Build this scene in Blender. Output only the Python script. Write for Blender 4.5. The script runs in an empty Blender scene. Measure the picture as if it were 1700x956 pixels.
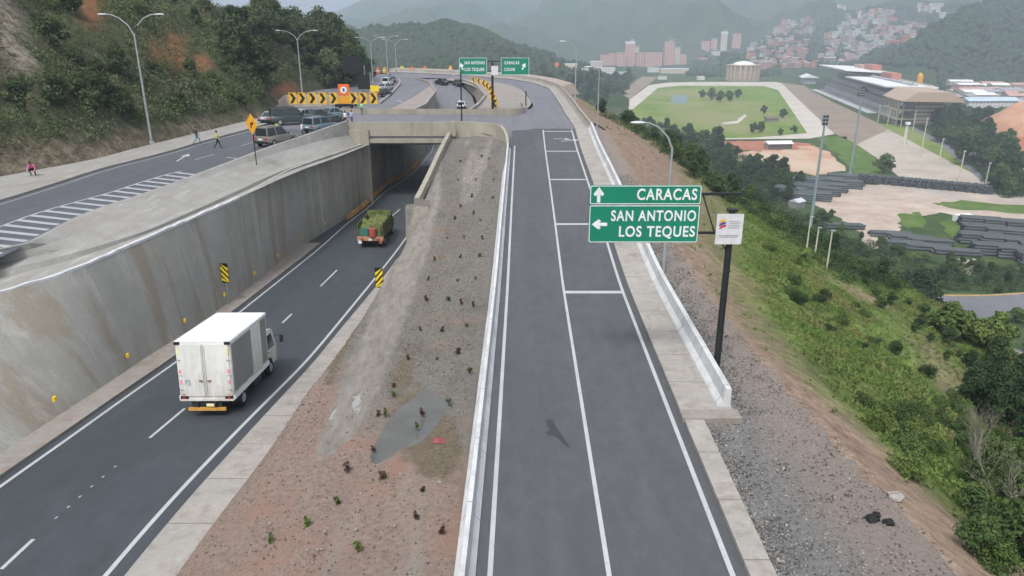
import bpy, bmesh, math, random
import numpy as np
from mathutils import Vector, Matrix
R = math.radians
S = bpy.context.scene
C = S.collection
random.seed(7)

# ------------------------------------------------------------ camera
HC, PITCH, FOC = 15.2, R(19.2), 1200.0
cam_data = bpy.data.cameras.new('camera')
cam = bpy.data.objects.new('camera', cam_data); C.objects.link(cam)
cam_data.sensor_width = 36.0
cam_data.lens = FOC / 1700 * 36
cam_data.clip_start, cam_data.clip_end = 0.5, 12000
cam.location = (0, 0, HC)
cam.rotation_euler = (math.pi/2 - PITCH, 0, 0)
S.camera = cam

# ------------------------------------------------------------ sky, sun, exposure
SUN_EL, SUN_AZ = R(58), R(200)          # soft overcast light, from behind the camera
w = bpy.data.worlds.new('World'); S.world = w; w.use_nodes = True
nt = w.node_tree; nt.nodes.clear()
sky = nt.nodes.new('ShaderNodeTexSky'); sky.sky_type = 'NISHITA'; sky.sun_disc = False
sky.sun_elevation = SUN_EL; sky.sun_rotation = SUN_AZ
sky.air_density = 1.0; sky.dust_density = 4.0; sky.ozone_density = 1.0
hs = nt.nodes.new('ShaderNodeHueSaturation'); hs.inputs['Saturation'].default_value = 0.2
bg = nt.nodes.new('ShaderNodeBackground'); bg.inputs['Strength'].default_value = 0.125
wo = nt.nodes.new('ShaderNodeOutputWorld')
nt.links.new(sky.outputs[0], hs.inputs['Color']); nt.links.new(hs.outputs[0], bg.inputs[0]); nt.links.new(bg.outputs[0], wo.inputs[0])
sd = bpy.data.lights.new('sun', 'SUN'); sd.energy = 1.5; sd.angle = R(14); sd.color = (1.0, 0.97, 0.93)
so = bpy.data.objects.new('sun', sd); C.objects.link(so)
so.rotation_euler = (math.pi/2 - SUN_EL, 0, -SUN_AZ + math.pi)
S.view_settings.view_transform = 'Standard'; S.view_settings.look = 'None'
S.view_settings.gamma = 1.0; S.view_settings.exposure = 0.86
S.cycles.max_bounces = 4; S.cycles.diffuse_bounces = 2; S.cycles.volume_bounces = 1
S.cycles.transparent_max_bounces = 4; S.cycles.caustics_reflective = False; S.cycles.caustics_refractive = False

# ------------------------------------------------------------ measuring helpers
CP, SP = math.cos(PITCH), math.sin(PITCH)
def ray(px, py):
    u, v = (px - 850) / FOC, (478 - py) / FOC
    return (u, CP + v*SP, -SP + v*CP)
def gp(px, py, z):                      # where a line of sight meets the level z
    d = ray(px, py); t = (z - HC) / d[2]
    return (d[0]*t, d[1]*t, z)
def gd(px, py, D):                      # ... or the distance D
    d = ray(px, py); t = D / d[1]
    return (d[0]*t, D, HC + d[2]*t)
def gz(px, py, prof):                   # ... or a surface whose height is prof(distance)
    lo, hi = 3.0, 420.0
    f = lambda D: gd(px, py, D)[2] - prof(D)
    prev = lo
    for D in np.arange(lo, hi, 1.0):
        if f(D) < 0: lo, hi = prev, D; break
        prev = D
    for _ in range(30):
        m = (lo + hi)/2
        if f(m) < 0: hi = m
        else: lo = m
    D = (lo + hi)/2; p = gd(px, py, D)
    return (p[0], D, prof(D))
_D = np.arange(-20, 420, 0.5)
def profile(pts, win=10):
    xs, zs = zip(*pts); t = np.interp(_D, xs, zs)
    k = np.hanning(int(win*2) + 3); k /= k.sum()
    t = np.convolve(np.pad(t, len(k)//2, mode='edge'), k, mode='valid')
    return lambda D: float(np.interp(D, _D, t)) if np.isscalar(D) else np.interp(D, _D, t)
COMMON = [(112, 4.75), (150, 5.0), (200, 5.5), (260, 5.9), (400, 6)]
zr = profile([(0, 0), (44, 0.1), (55, 1.0), (68, 1.9), (84, 2.8), (95, 3.9)] + COMMON)
zu = profile([(0, 3.6), (40, 4.2), (73, 4.7), (95, 4.7)] + COMMON)
zl = profile([(0, -0.2), (22, -0.9), (30, -1.7), (38, -2.6), (66, -3.9), (85, -4.2), (105, -3.4), (125, -1.4), (150, 1.5), (170, 3.8), (184, 5.1), (200, 5.5), (215, 5.6)] + COMMON[3:])
zmd = profile([(0, -0.15), (44, -0.05), (55, 0.8), (66, 1.6), (80, 3.0), (88, 3.6), (100, 4)])
def xline(pts, prof, win=6, extra=()):  # x as a function of distance, from picture points on a surface
    p = sorted([(q[1], q[0]) for q in (gz(a, b, prof) for a, b in pts)] + list(extra))
    ys = np.array([a for a, _ in p]); xs = np.array([b for _, b in p])
    t = np.interp(_D, ys, xs)
    s0 = (xs[1]-xs[0])/(ys[1]-ys[0]); s1 = (xs[-1]-xs[-2])/(ys[-1]-ys[-2])
    t = np.where(_D < ys[0], xs[0] + (_D-ys[0])*s0, t); t = np.where(_D > ys[-1], xs[-1] + (_D-ys[-1])*s1, t)
    k = np.hanning(int(win*2) + 3); k /= k.sum()
    t2 = np.convolve(np.pad(t, len(k)//2, mode='edge'), k, mode='valid')
    return lambda D: float(np.interp(D, _D, t2)) if np.isscalar(D) else np.interp(D, _D, t2)

# ------------------------------------------------------------ object helpers
def link(o, parent=None):
    C.objects.link(o)
    if parent is not None: o.parent = parent
    return o
def tag(o, label=None, cat=None, group=None, kind=None):
    if label: o['label'] = label
    if cat: o['category'] = cat
    if group: o['group'] = group
    if kind: o['kind'] = kind
    return o
def thing(name, label, cat, loc=(0, 0, 0), rz=0, group=None):
    o = bpy.data.objects.new(name, None); o.empty_display_size = 0.2
    o.location = loc; o.rotation_euler = (0, 0, rz); C.objects.link(o)
    return tag(o, label, cat, group)
def copy_tree(o, parent=None):
    c = o.copy(); C.objects.link(c)
    if parent is not None: c.parent = parent
    for ch in list(o.children): copy_tree(ch, c)
    return c
def tri_mesh(name, V, F, mat=None, parent=None, smooth=False):
    me = bpy.data.meshes.new(name)
    V = np.asarray(V, dtype=np.float32)
    if isinstance(F, np.ndarray):
        n, k = F.shape
        me.vertices.add(len(V)); me.vertices.foreach_set('co', V.ravel())
        me.loops.add(n*k); me.loops.foreach_set('vertex_index', F.astype(np.int32).ravel())
        me.polygons.add(n); me.polygons.foreach_set('loop_start', np.arange(0, n*k, k, dtype=np.int32))
        me.polygons.foreach_set('loop_total', np.full(n, k, dtype=np.int32))
        me.update(calc_edges=True)
    else:
        me.from_pydata([tuple(map(float, v)) for v in V], [], F); me.update()
    if smooth: me.polygons.foreach_set('use_smooth', [True]*len(me.polygons))
    if mat: me.materials.append(mat)
    return link(bpy.data.objects.new(name, me), parent)

class MB:
    def __init__(s): s.V = []; s.F = []
    def add(s, V, F):
        b = len(s.V); s.V += [tuple(v) for v in V]; s.F += [tuple(i + b for i in f) for f in F]; return s
    def box(s, c, d, rz=0, rx=0, ry=0, taper=1.0):
        M = Matrix.Rotation(rz, 3, 'Z') @ Matrix.Rotation(ry, 3, 'Y') @ Matrix.Rotation(rx, 3, 'X')
        V = []
        for k in (-1, 1):
            t = taper if k > 0 else 1
            for i, j in ((-1, -1), (1, -1), (1, 1), (-1, 1)):
                v = M @ Vector((i*d[0]/2*t, j*d[1]/2*t, k*d[2]/2)); V.append((v.x+c[0], v.y+c[1], v.z+c[2]))
        return s.add(V, [(3, 2, 1, 0), (4, 5, 6, 7), (0, 1, 5, 4), (1, 2, 6, 5), (2, 3, 7, 6), (3, 0, 4, 7)])
    def tube(s, pts, rad, n=8, cap=True):
        pts = [Vector(p) for p in pts]
        if not hasattr(rad, '__len__'): rad = [rad]*len(pts)
        V = []; F = []
        for i, p in enumerate(pts):
            t = (pts[min(i+1, len(pts)-1)] - pts[max(i-1, 0)]).normalized()
            a = Vector((0, 0, 1)) if abs(t.z) < 0.9 else Vector((1, 0, 0))
            u = t.cross(a).normalized(); v = t.cross(u)
            for k in range(n):
                q = p + (u*math.cos(2*math.pi*k/n) + v*math.sin(2*math.pi*k/n))*rad[i]; V.append(tuple(q))
        for i in range(len(pts)-1):
            for k in range(n):
                F.append((i*n+k, i*n+(k+1) % n, (i+1)*n+(k+1) % n, (i+1)*n+k))
        if cap: F.append(tuple(range(n))[::-1]); F.append(tuple((len(pts)-1)*n + k for k in range(n)))
        return s.add(V, F)
    def prism(s, poly, axis, a, b):     # poly of 2-D points swept along an axis from a to b
        n = len(poly); V = []
        for t in (a, b):
            for p, q in poly:
                V.append({'x': (t, p, q), 'y': (p, t, q), 'z': (p, q, t)}[axis])
        F = [tuple(range(n)), tuple(range(n, 2*n))[::-1]] + [(i, (i+1) % n, n+(i+1) % n, n+i) for i in range(n)]
        return s.add(V, F)
    def loft(s, rows, closed=False):
        n = len(rows[0]); V = [p for r in rows for p in r]; F = []
        for i in range(len(rows)-1):
            for k in range(n if closed else n-1):
                F.append((i*n+k, i*n+(k+1) % n, (i+1)*n+(k+1) % n, (i+1)*n+k))
        if closed: F.append(tuple(range(n))[::-1]); F.append(tuple((len(rows)-1)*n + k for k in range(n)))
        return s.add(V, F)
    def build(s, name, mat, parent=None, smooth=False, bevel=0):
        me = bpy.data.meshes.new(name); me.from_pydata(s.V, [], s.F)
        bm = bmesh.new(); bm.from_mesh(me)
        if bevel:
            bmesh.ops.bevel(bm, geom=[e for e in bm.edges if len(e.link_faces) == 2 and e.calc_face_angle(0) > 0.5], offset=bevel, segments=2, affect='EDGES', clamp_overlap=True)
        bmesh.ops.recalc_face_normals(bm, faces=bm.faces); bm.to_mesh(me); bm.free()
        if smooth:
            me.polygons.foreach_set('use_smooth', [True]*len(me.polygons))
            try: me.set_sharp_from_angle(angle=R(40))
            except Exception: pass
        if mat: me.materials.append(mat)
        me.update()
        return link(bpy.data.objects.new(name, me), parent)

# ------------------------------------------------------------ materials
class NB:
    def __init__(s, name, rough=0.8, spec=0.3, metal=0.0):
        s.m = bpy.data.materials.new(name); s.m.use_nodes = True
        s.t = s.m.node_tree; s.b = s.t.nodes['Principled BSDF']
        s.b.inputs['Roughness'].default_value = rough; s.b.inputs['Specular IOR Level'].default_value = spec
        s.b.inputs['Metallic'].default_value = metal
        s.tc = s.n('ShaderNodeTexCoord')
    def n(s, k): return s.t.nodes.new(k)
    def l(s, a, b): s.t.links.new(a, b)
    def noise(s, scale, detail=4, rough=0.6, vec=(1, 1, 1), dist=0.0, src='Object'):
        m = s.n('ShaderNodeMapping'); m.inputs['Scale'].default_value = vec
        s.l(s.tc.outputs[src], m.inputs[0])
        t = s.n('ShaderNodeTexNoise'); t.inputs['Scale'].default_value = scale; t.inputs['Detail'].default_value = detail
        t.inputs['Roughness'].default_value = rough; t.inputs['Distortion'].default_value = dist
        s.l(m.outputs[0], t.inputs['Vector']); return t.outputs['Fac']
    def ramp(s, fac, stops):
        r = s.n('ShaderNodeValToRGB'); e = r.color_ramp.elements
        e[0].position = stops[0][0]; e[0].color = (*stops[0][1], 1); e[1].position = stops[-1][0]; e[1].color = (*stops[-1][1], 1)
        for p, c in stops[1:-1]: x = e.new(p); x.color = (*c, 1)
        s.l(fac, r.inputs[0]); return r.outputs[0]
    def mask(s, fac, a, b):
        return s.ramp(fac, [(a, (0, 0, 0)), (b, (1, 1, 1))])
    def mix(s, fac, a, b, mode='MIX'):
        m = s.n('ShaderNodeMix'); m.data_type = 'RGBA'; m.blend_type = mode
        for i, v in ((0, fac), (6, a), (7, b)):
            if isinstance(v, (int, float)): m.inputs[i].default_value = v
            elif isinstance(v, tuple): m.inputs[i].default_value = (*v, 1)
            else: s.l(v, m.inputs[i])
        return m.outputs[2]
    def col(s, c):
        if isinstance(c, tuple): s.b.inputs['Base Color'].default_value = (*c, 1)
        else: s.l(c, s.b.inputs['Base Color'])
        return s
    def bump(s, h, strength=0.4, dist=0.05):
        b = s.n('ShaderNodeBump'); b.inputs['Strength'].default_value = strength; b.inputs['Distance'].default_value = dist
        s.l(h, b.inputs['Height']); s.l(b.outputs[0], s.b.inputs['Normal']); return s
def plain(name, c, rough=0.6, spec=0.3, metal=0.0, var=0.12, scale=3.0):
    b = NB(name, rough, spec, metal)
    n = b.noise(scale, 5)
    lo = tuple(x*(1-var) for x in c); hi = tuple(min(1, x*(1+var)) for x in c)
    b.col(b.ramp(n, [(0.3, lo), (0.7, hi)])); return b.m
def asphalt(name, c, streak=0.14):
    b = NB(name, 0.7, 0.35)
    fine = b.noise(24, 6, 0.75); big = b.noise(0.14, 4, 0.6, (1, 0.35, 1), 0.4); st = b.noise(1.1, 3, 0.5, (1, 0.02, 1))
    mid = b.noise(1.6, 6, 0.7, (1, .5, 1))
    base = b.ramp(big, [(0.3, tuple(x*0.84 for x in c)), (0.7, tuple(x*1.14 for x in c))])
    base = b.mix(streak*2, base, b.ramp(st, [(0.3, tuple(x*0.6 for x in c)), (0.7, tuple(x*1.45 for x in c))]))
    base = b.mix(0.3, base, b.ramp(mid, [(0.35, tuple(x*0.5 for x in c)), (0.68, tuple(x*1.5 for x in c))]))
    pt = b.noise(0.11, 2, 0.3, (1.6, 0.5, 1), 0.0); base = b.mix(b.ramp(pt, [(.56, (0, 0, 0)), (.575, (.35,)*3)]), base, tuple(x*0.72 for x in c))
    sc = b.noise(0.6, 6, .7, (1, .12, 1), .3); base = b.mix(b.ramp(sc, [(.6, (0, 0, 0)), (.72, (.5,)*3)]), base, tuple(x*1.5 for x in c))
    base = b.mix(0.25, base, b.ramp(fine, [(0.3, tuple(x*0.4 for x in c)), (0.75, tuple(x*2.0 for x in c))]))
    b.col(base).bump(fine, 0.25, 0.01); return b.m
def concrete(name, c, stain=(0.16, 0.13, 0.09), amount=0.5, vec=(0.5, 0.9, 0.12), white=0.25, spec=0.2, shear=0, th=(.5, .64), joint=0):
    b = NB(name, 0.85, spec)
    f = b.noise(9, 8, 0.7); g = b.noise(0.5, 5, 0.6, (1, 1, 1), 0.3); s1 = b.noise(1.0, 6, 0.65, vec, 0.35)
    base = b.ramp(g, [(0.3, tuple(x*0.84 for x in c)), (0.7, tuple(min(1, x*1.13) for x in c))])
    base = b.mix(b.ramp(s1, [(th[0], (0, 0, 0)), (th[1], (amount,)*3)]), base, stain)
    s2 = b.noise(1.7, 6, 0.65, vec, 0.3)
    if shear:
        for lk in (s1, s2): lk.node.inputs['Vector'].links[0].from_node.inputs['Rotation'].default_value = (shear*.5, 0, 0)
    base = b.mix(b.ramp(s2, [(0.56, (0, 0, 0)), (0.7, (white,)*3)]), base, tuple(min(.75, x*1.8) for x in c))
    base = b.mix(0.2, base, b.ramp(f, [(0.3, tuple(x*0.5 for x in c)), (0.7, tuple(min(1, x*1.45) for x in c))]))
    if joint:
        sx_ = b.n('ShaderNodeSeparateXYZ'); b.l(b.tc.outputs['Object'], sx_.inputs[0])
        md_ = b.n('ShaderNodeMath'); md_.operation = 'PINGPONG'; b.l(sx_.outputs['Y'], md_.inputs[0]); md_.inputs[1].default_value = joint/2
        jt = b.n('ShaderNodeMath'); jt.operation = 'LESS_THAN'; b.l(md_.outputs[0], jt.inputs[0]); jt.inputs[1].default_value = .018
        base = b.mix(jt.outputs[0], base, tuple(x*.35 for x in c))
        sd_ = b.noise(1.0, 6, .7, (1, 1.1, .2)); base = b.mix(b.ramp(sd_, [(.54, (0, 0, 0)), (.68, (.5,)*3)]), base, tuple(x*.55 for x in c))
    b.col(base).bump(f, 0.35, 0.03); return b.m
def paintline(name, c=(0.46, 0.47, 0.48), under=(0.09, 0.09, 0.1), wear=0.5):
    b = NB(name, 0.6, 0.3); n = b.noise(7, 8, 0.8); n2 = b.noise(0.8, 3, 0.6)
    k = b.ramp(n, [(0.53, (0, 0, 0)), (0.72, (wear,)*3)])
    b.col(b.mix(k, b.ramp(n2, [(0.3, tuple(x*0.85 for x in c)), (0.7, c)]), under)); return b.m
M = {}
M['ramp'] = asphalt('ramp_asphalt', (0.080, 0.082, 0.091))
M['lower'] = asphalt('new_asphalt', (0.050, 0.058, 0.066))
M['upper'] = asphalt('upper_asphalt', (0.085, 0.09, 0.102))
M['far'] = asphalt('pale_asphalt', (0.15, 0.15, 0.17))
M['line'] = paintline('road_paint')
M['thin'] = paintline('thin_road_paint', (0.4, 0.41, 0.43), (0.09, 0.09, 0.1), 0.8)
M['hatch'] = paintline('hatch_paint', (0.38, 0.40, 0.43), (0.08, 0.085, 0.095), 0.7)
M['conc'] = concrete('pale_concrete', (0.33, 0.31, 0.285), (0.2, 0.17, 0.14), 0.6, (1, 1, 1), joint=3.0)
M['white'] = concrete('whitewashed_concrete', (0.55, 0.56, 0.57), (0.3, 0.3, 0.3), 0.4, (2, 0.6, .6), 0.2, joint=4.0)
M['wall'] = concrete('stained_concrete', (0.315, 0.31, 0.285), (0.25, 0.205, 0.15), 0.8, (0.25, 0.42, 0.035), 0.5, shear=-.5, th=(.5, .60))
M['dirtyc'] = concrete('dirty_concrete', (0.27, 0.25, 0.23), (0.22, 0.15, 0.11), 0.7, (1, 1, 1), 0.3)
M['mortar'] = concrete('sloped_mortar', (0.215, 0.20, 0.18), (0.20, 0.14, 0.11), 0.7, (.5, .16, .5), 0.3)
M['bridgec'] = concrete('bridge_concrete', (0.33, 0.305, 0.25), (0.2, 0.18, 0.14), 0.5, (0.8, 0.8, 0.15), 0.2)
M['shot'] = concrete('grey_bank', (0.285, 0.28, 0.265), (0.245, 0.21, 0.17), 0.55, (1.4, 0.16, 1.4), 0.45)
M['galv'] = plain('galvanised_steel', (0.36, 0.38, 0.39), 0.5, 0.5, 0.3)
M['blackm'] = plain('black_steel', (0.018, 0.022, 0.022), 0.5)
M['green'] = plain('sign_green', (0.006, 0.20, 0.115), 0.45, 0.4, 0, 0.08, 0.6)
M['signw'] = plain('sign_white', (0.72, 0.75, 0.74), 0.5)
M['platew'] = plain('plate_white', (0.6, 0.6, 0.6), 0.5)
M['greyp'] = plain('print_grey', (0.36, 0.37, 0.40), 0.6)
M['yel'] = plain('sign_yellow', (0.78, 0.58, 0.02), 0.5)
M['amber'] = plain('sign_amber', (0.72, 0.34, 0.02), 0.5)
M['orange'] = plain('board_orange', (0.75, 0.16, 0.03), 0.55)
M['black'] = plain('sign_black', (0.012, 0.012, 0.012), 0.5)
M['tyre'] = plain('rubber', (0.015, 0.015, 0.015), 0.8)
M['glass'] = plain('dark_glass', (0.02, 0.028, 0.032), 0.12, 0.6)
b = NB('truck_white', .42, .4); gd1 = b.noise(1.3, 7, .75, (1.5, 1.5, .35), .3); gd2 = b.noise(.8, 3, .5)
sxz = b.n('ShaderNodeSeparateXYZ'); b.l(b.tc.outputs['Object'], sxz.inputs[0]); mrz = b.n('ShaderNodeMapRange'); b.l(sxz.outputs['Z'], mrz.inputs[0]); mrz.inputs[1].default_value = .7; mrz.inputs[2].default_value = 3.4; mrz.inputs[3].default_value = .20; mrz.inputs[4].default_value = -.02
adz = b.n('ShaderNodeMath'); adz.operation = 'ADD'; b.l(gd1, adz.inputs[0]); b.l(mrz.outputs[0], adz.inputs[1])
b.col(b.mix(b.ramp(adz.outputs[0], [(.52, (0, 0, 0)), (.78, (.6,)*3)]), b.ramp(gd2, [(.3, (.60, .60, .565)), (.7, (.69, .69, .66))]), (.34, .31, .27))); M['truckw'] = b.m
M['roofw'] = plain('roof_white', (0.74, 0.76, 0.78), 0.45, 0.4, 0, 0.06, 1.2)
M['panelg'] = plain('panel_grey', (0.21, 0.22, 0.215), 0.6, 0.3, 0, 0.07, 1)
M['red'] = plain('red_lens', (0.45, 0.02, 0.03), 0.4)
M['pink'] = plain('reflective_pink', (0.75, 0.22, 0.32), 0.5)
M['cream'] = plain('reflective_cream', (0.75, 0.68, 0.4), 0.5)
M['bark'] = plain('bark', (0.10, 0.075, 0.055), 0.9, 0.1, 0, 0.3, 4)
M['rust'] = plain('rusty_metal', (0.26, 0.10, 0.045), 0.8, 0.2, 0, 0.35, 5)
# ------------------------------------------------------------ road geometry: x as a function of distance
cx = lambda D: 2.9 + (D-18)*1.1/77.0                       # dividing line of the ramp
XRL = lambda D: cx(D) - 3.55
XRA = lambda D: cx(D) - 4.0
XRR = lambda D: cx(D) + 3.68
XRB = lambda D: cx(D) + 4.15
zled = lambda D: zu(D)-np.interp(D, [45, 60, 75, 88], [.65, .8, 1.25, 1.8])
XTOPL = xline([(0, 487), (110, 454), (226, 404), (298, 372), (383, 335), (439, 310), (500, 283), (560, 262), (606, 243)], zled, 4, extra=[(100, -16.0)])
XBOT = xline([(0, 765), (250, 591), (287, 570), (380, 505), (495, 412), (568, 367), (640, 304)], zl, 5, extra=[(100, -15.6), (116, -13.6), (143, -14.6), (168, -18.4), (186, -24)])
XLL = xline([(0, 808), (118, 725), (250, 630), (417, 503), (576, 371), (640, 317)], zl, 8, extra=[(100, -14.8), (116, -12.8), (143, -13.6), (168, -17.4), (186, -23)])
XLR = xline([(180, 950), (389, 720), (544, 558), (617, 469), (682, 383)], zl, 8, extra=[(85, -9.1), (100, -8.4), (116, -6.6), (134, -6.0), (162, -9), (182, -14)])
XLA = xline([(212, 956), (400, 737), (555, 562), (628, 474), (690, 388)], zl, 8, extra=[(85, -8.8), (100, -8.0), (116, -6.2), (134, -5.6), (162, -8.6), (182, -13.6)])
XSR = xline([(297, 956), (400, 817), (494, 691), (580, 580), (633, 514), (672, 440)], zl, 6, extra=[(66, -8.9), (85, -8.2), (100, -7.4), (116, -5.6), (134, -5.0), (162, -8), (182, -13), (200, -24)])
XHF = xline([(0, 296), (157, 267), (314, 226), (450, 192), (468, 164), (520, 151), (600, 138), (622, 128)], zu, 6)
XUL = xline([(0, 335), (63, 316), (169, 281), (282, 253), (329, 238), (408, 217), (450, 205)], zu, 8, extra=[(120, -31)])
XUR = xline([(0, 427), (60, 398), (132, 358), (251, 319), (348, 283), (450, 248), (600, 207)], zu, 8)
XBB = xline([(0, 437), (53, 428), (119, 411), (226, 384), (340, 334), (450, 283), (560, 252)], zled, 5, extra=[(100, -17.5)])
XPT = lambda D: np.interp(D, [104, 116, 143, 168, 186, 200], [-15, -13.4, -14.4, -18.2, -24, -33])
XM = lambda D: np.interp(D, [61.5, 88, 104, 116, 134, 162, 182, 200], [-8.45, -7.75, -7.1, -5.6, -5.0, -8.0, -13.2, -24])
def strip(name, fns, zf, D0, D1, mat, step=1.0, off=0.0, across=1, parent=None, jit=0):
    """surface between x-functions fns[0] and fns[1] at height zf(D)+off"""
    n = max(2, int(round((D1-D0)/step)) + 1); Ds = np.linspace(D0, D1, n)
    V = []
    for D in Ds:
        a, b = fns[0](D), fns[1](D)
        for k in range(across+1):
            x = a + (b-a)*k/across
            z = zf(D) if not isinstance(zf, tuple) else zf[0](D) + (zf[1](D)-zf[0](D))*k/across
            V.append((x, D, z+off + (random.uniform(-jit, jit) if 0 < k < across else 0)))
    m = across+1
    F = [(i*m+k, i*m+k+1, (i+1)*m+k+1, (i+1)*m+k) for i in range(n-1) for k in range(across)]
    return tri_mesh(name, V, F, mat, parent)
def struct(o): o['kind'] = 'structure'; return o

# ---- carriageways
struct(strip('ramp_road', (XRA, XRB), zr, 2, 95, M['ramp']))
struct(strip('underpass_road', (XBOT, XLA), zl, 2, 108, M['lower'], across=2)); struct(strip('underpass_road', (XBOT, XLA), zl, 108, 205, M['far'], across=2))  # stretch past the bridge: paleness of distance put into its asphalt colour
struct(strip('upper_road', (XHF, XUR), zu, 6, 88, M['upper'], across=6, off=-0.01))
# plateau beyond the bridge: one sheet west of the trench
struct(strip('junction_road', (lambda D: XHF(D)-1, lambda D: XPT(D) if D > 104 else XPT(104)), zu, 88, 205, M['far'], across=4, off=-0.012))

# ---- the curve of the ramp
def poly3(pts, prof): return [gz(a, b, prof) for a, b in pts]
def resample(P, n):
    P = np.array(P, dtype=float); d = np.r_[0, np.cumsum(np.linalg.norm(np.diff(P[:, :2], axis=0), axis=1))]
    t = np.linspace(0, d[-1], n)
    Q = np.stack([np.interp(t, d, P[:, i]) for i in range(3)], 1)
    k = 5
    for _ in range(3):
        Q[1:-1] = (Q[:-2] + 2*Q[1:-1] + Q[2:])/4
    return Q
CRV_R = resample([(XRB(95), 95, 0)] + poly3([(937, 188), (921, 160), (911, 147), (885, 138), (850, 132), (790, 127), (700, 122), (640, 120)], zr), 90)
CRV_L = resample([(XRA(95), 95, 0)] + poly3([(886, 176), (872, 152), (852, 142), (826, 136), (790, 132), (745, 130), (700, 129.5), (660, 130)], zr), 90)
def sheet(name, A, B, zf, mat, across=6, off=0.0):
    V = []
    for a, b in zip(A, B):
        for k in range(across+1):
            x = a[0] + (b[0]-a[0])*k/across; y = a[1] + (b[1]-a[1])*k/across
            V.append((x, y, zf(y)+off))
    m = across+1
    return tri_mesh(name, V, [(i*m+k, i*m+k+1, (i+1)*m+k+1, (i+1)*m+k) for i in range(len(A)-1) for k in range(across)], mat)
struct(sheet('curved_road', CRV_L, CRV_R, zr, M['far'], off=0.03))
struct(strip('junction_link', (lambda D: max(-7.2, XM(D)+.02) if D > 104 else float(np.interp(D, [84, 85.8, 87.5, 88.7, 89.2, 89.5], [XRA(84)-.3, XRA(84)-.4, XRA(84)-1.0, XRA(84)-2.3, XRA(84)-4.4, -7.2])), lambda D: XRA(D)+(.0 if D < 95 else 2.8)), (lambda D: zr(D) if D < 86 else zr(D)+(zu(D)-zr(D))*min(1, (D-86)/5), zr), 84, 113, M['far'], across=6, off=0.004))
# island east of the trench
ISL_L = resample([(-7.2, 104.5, 0)] + poly3([(805, 160), (789, 144), (762, 135), (720, 131)], zr), 40)
ISL_R = resample([(1.2, 104.5, 0)] + poly3([(884, 172), (870, 151), (852, 142), (826, 136), (790, 132), (745, 130)], zr), 40)
struct(sheet('island_ground', ISL_L, ISL_R, zr, M['dirtyc'], off=0.015))

# reddish island between the upper road and the trench, with pale low walls on the trench edges
IL = resample(poly3([(640, 186), (651, 181), (690, 160), (714, 144), (716, 138)], zr), 30)
IR = resample([(XPT(105)-.1, 105.6, 0), (XPT(116)-.1, 116, 0), (XPT(130)-.1, 130, 0), (XPT(143)-.1, 143, 0), (XPT(168)-.1, 168, 0), (XPT(178)-.1, 178, 0)], 30)
ri = NB('island_earth', .9, .1); ri.col(ri.ramp(ri.noise(.35, 7, .7), [(.35, (.22, .21, .20)), (.5, (.29, .265, .25)), (.64, (.31, .22, .19)), (.75, (.38, .34, .31))])); struct(sheet('red_island', IL, IR, zr, ri.m, off=.12))
# ---- sidewalks, banks, verges
def curbed(name, a, b, zf, D0, D1, h, mat, label=None, kind='structure', parent=None, step=1.0):
    """a raised strip with a vertical kerb face on its b side and a side"""
    Ds = np.linspace(D0, D1, int((D1-D0)/step)+1)
    rows = [[(a(D), D, zf(D)-0.1), (a(D), D, zf(D)+h), (b(D), D, zf(D)+h), (b(D), D, zf(D)-0.1)] for D in Ds]
    m = MB(); m.loft(rows); m.F.append((0, 1, 2, 3)); n = len(m.V); m.F.append((n-4, n-3, n-2, n-1))
    o = m.build(name, mat, parent)
    if kind: o['kind'] = kind
    return o
curbed('hillside_pavement', XHF, XUL, zu, 6, 108, 0.14, M['shot'])
curbed('underpass_shoulder', lambda D: XBOT(D)-0.2, lambda D: XLL(D)-0.45, zl, 2, 68, 0.13, M['dirtyc'])
curbed('underpass_kerb', XLA, XSR, zl, 2, 62, 0.14, M['conc'])
# bank under the upper road: slope, ledge and drainage channel
Ds = np.arange(6, 89, 1.0)
rows = []
for D in Ds:
    z = zu(D); w0 = random.uniform(-.04, .04)*(1 if D < 55 else .2)
    xr, xb, xt = XUR(D), XBB(D), XTOPL(D)
    if xt < xb + 0.9: xb = xt - 0.9
    if xb < xr + 0.3: xr = xb - 0.3
    zq = zled(D); rows.append([(xr, D, z-0.02), (xr+0.02, D, z+0.12), (xr+0.25, D, z+0.1), (xr+(xb-xr)*.5, D, (z+zq)/2+.05+w0), (xb, D, zq), (xb+(xt-xb)*.35, D, zq-.02), (xb+(xt-xb)*.40, D, zq-.32), (xb+(xt-xb)*.64, D, zq-.32), (xb+(xt-xb)*.68, D, zq+.02), (xt, D, zq+.04)])
struct(MB().loft(rows).build('concrete_bank', M['shot']))
# the retaining wall of the underpass
def wall_face(D, f):                    # f = 0 foot, 1 top
    zt = (zled(D)+0.04) if D < 88 else (3.0 if D < 105 else zu(D)+0.05)
    zb = zl(D)-0.1
    xb = XBOT(D); xt = min(XTOPL(D), xb) if D < 88 else xb-0.02
    s = (1-(1-f)**1.6)                   # slightly concave batter
    x = xb + (xt-xb)*(0.55*f + 0.45*f*f)
    return (x, D, zb + (zt-zb)*f)
rw = thing('retaining_wall', 'tall grey concrete retaining wall with brown water stains beside the sunken road', 'retaining wall', (XBOT(40), 40, zl(40)))
rows = []
rs = np.random.RandomState(3); wob = np.interp(np.arange(2, 206, 1.0), np.arange(2, 210, 3.5), rs.uniform(-.13, .13, 60)[:len(np.arange(2, 210, 3.5))])
for i, D in enumerate(np.arange(2, 204, 1.0)):
    r = []
    for k in range(9):
        f = k/8; x, y, z = wall_face(D, f); r.append((x + wob[i]*math.sin(math.pi*f)*(1 if D < 70 else .2), y, z))
    top = r[-1]; r.append((top[0]-0.28, top[1], top[2]+0.002)); rows.append(r)
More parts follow.
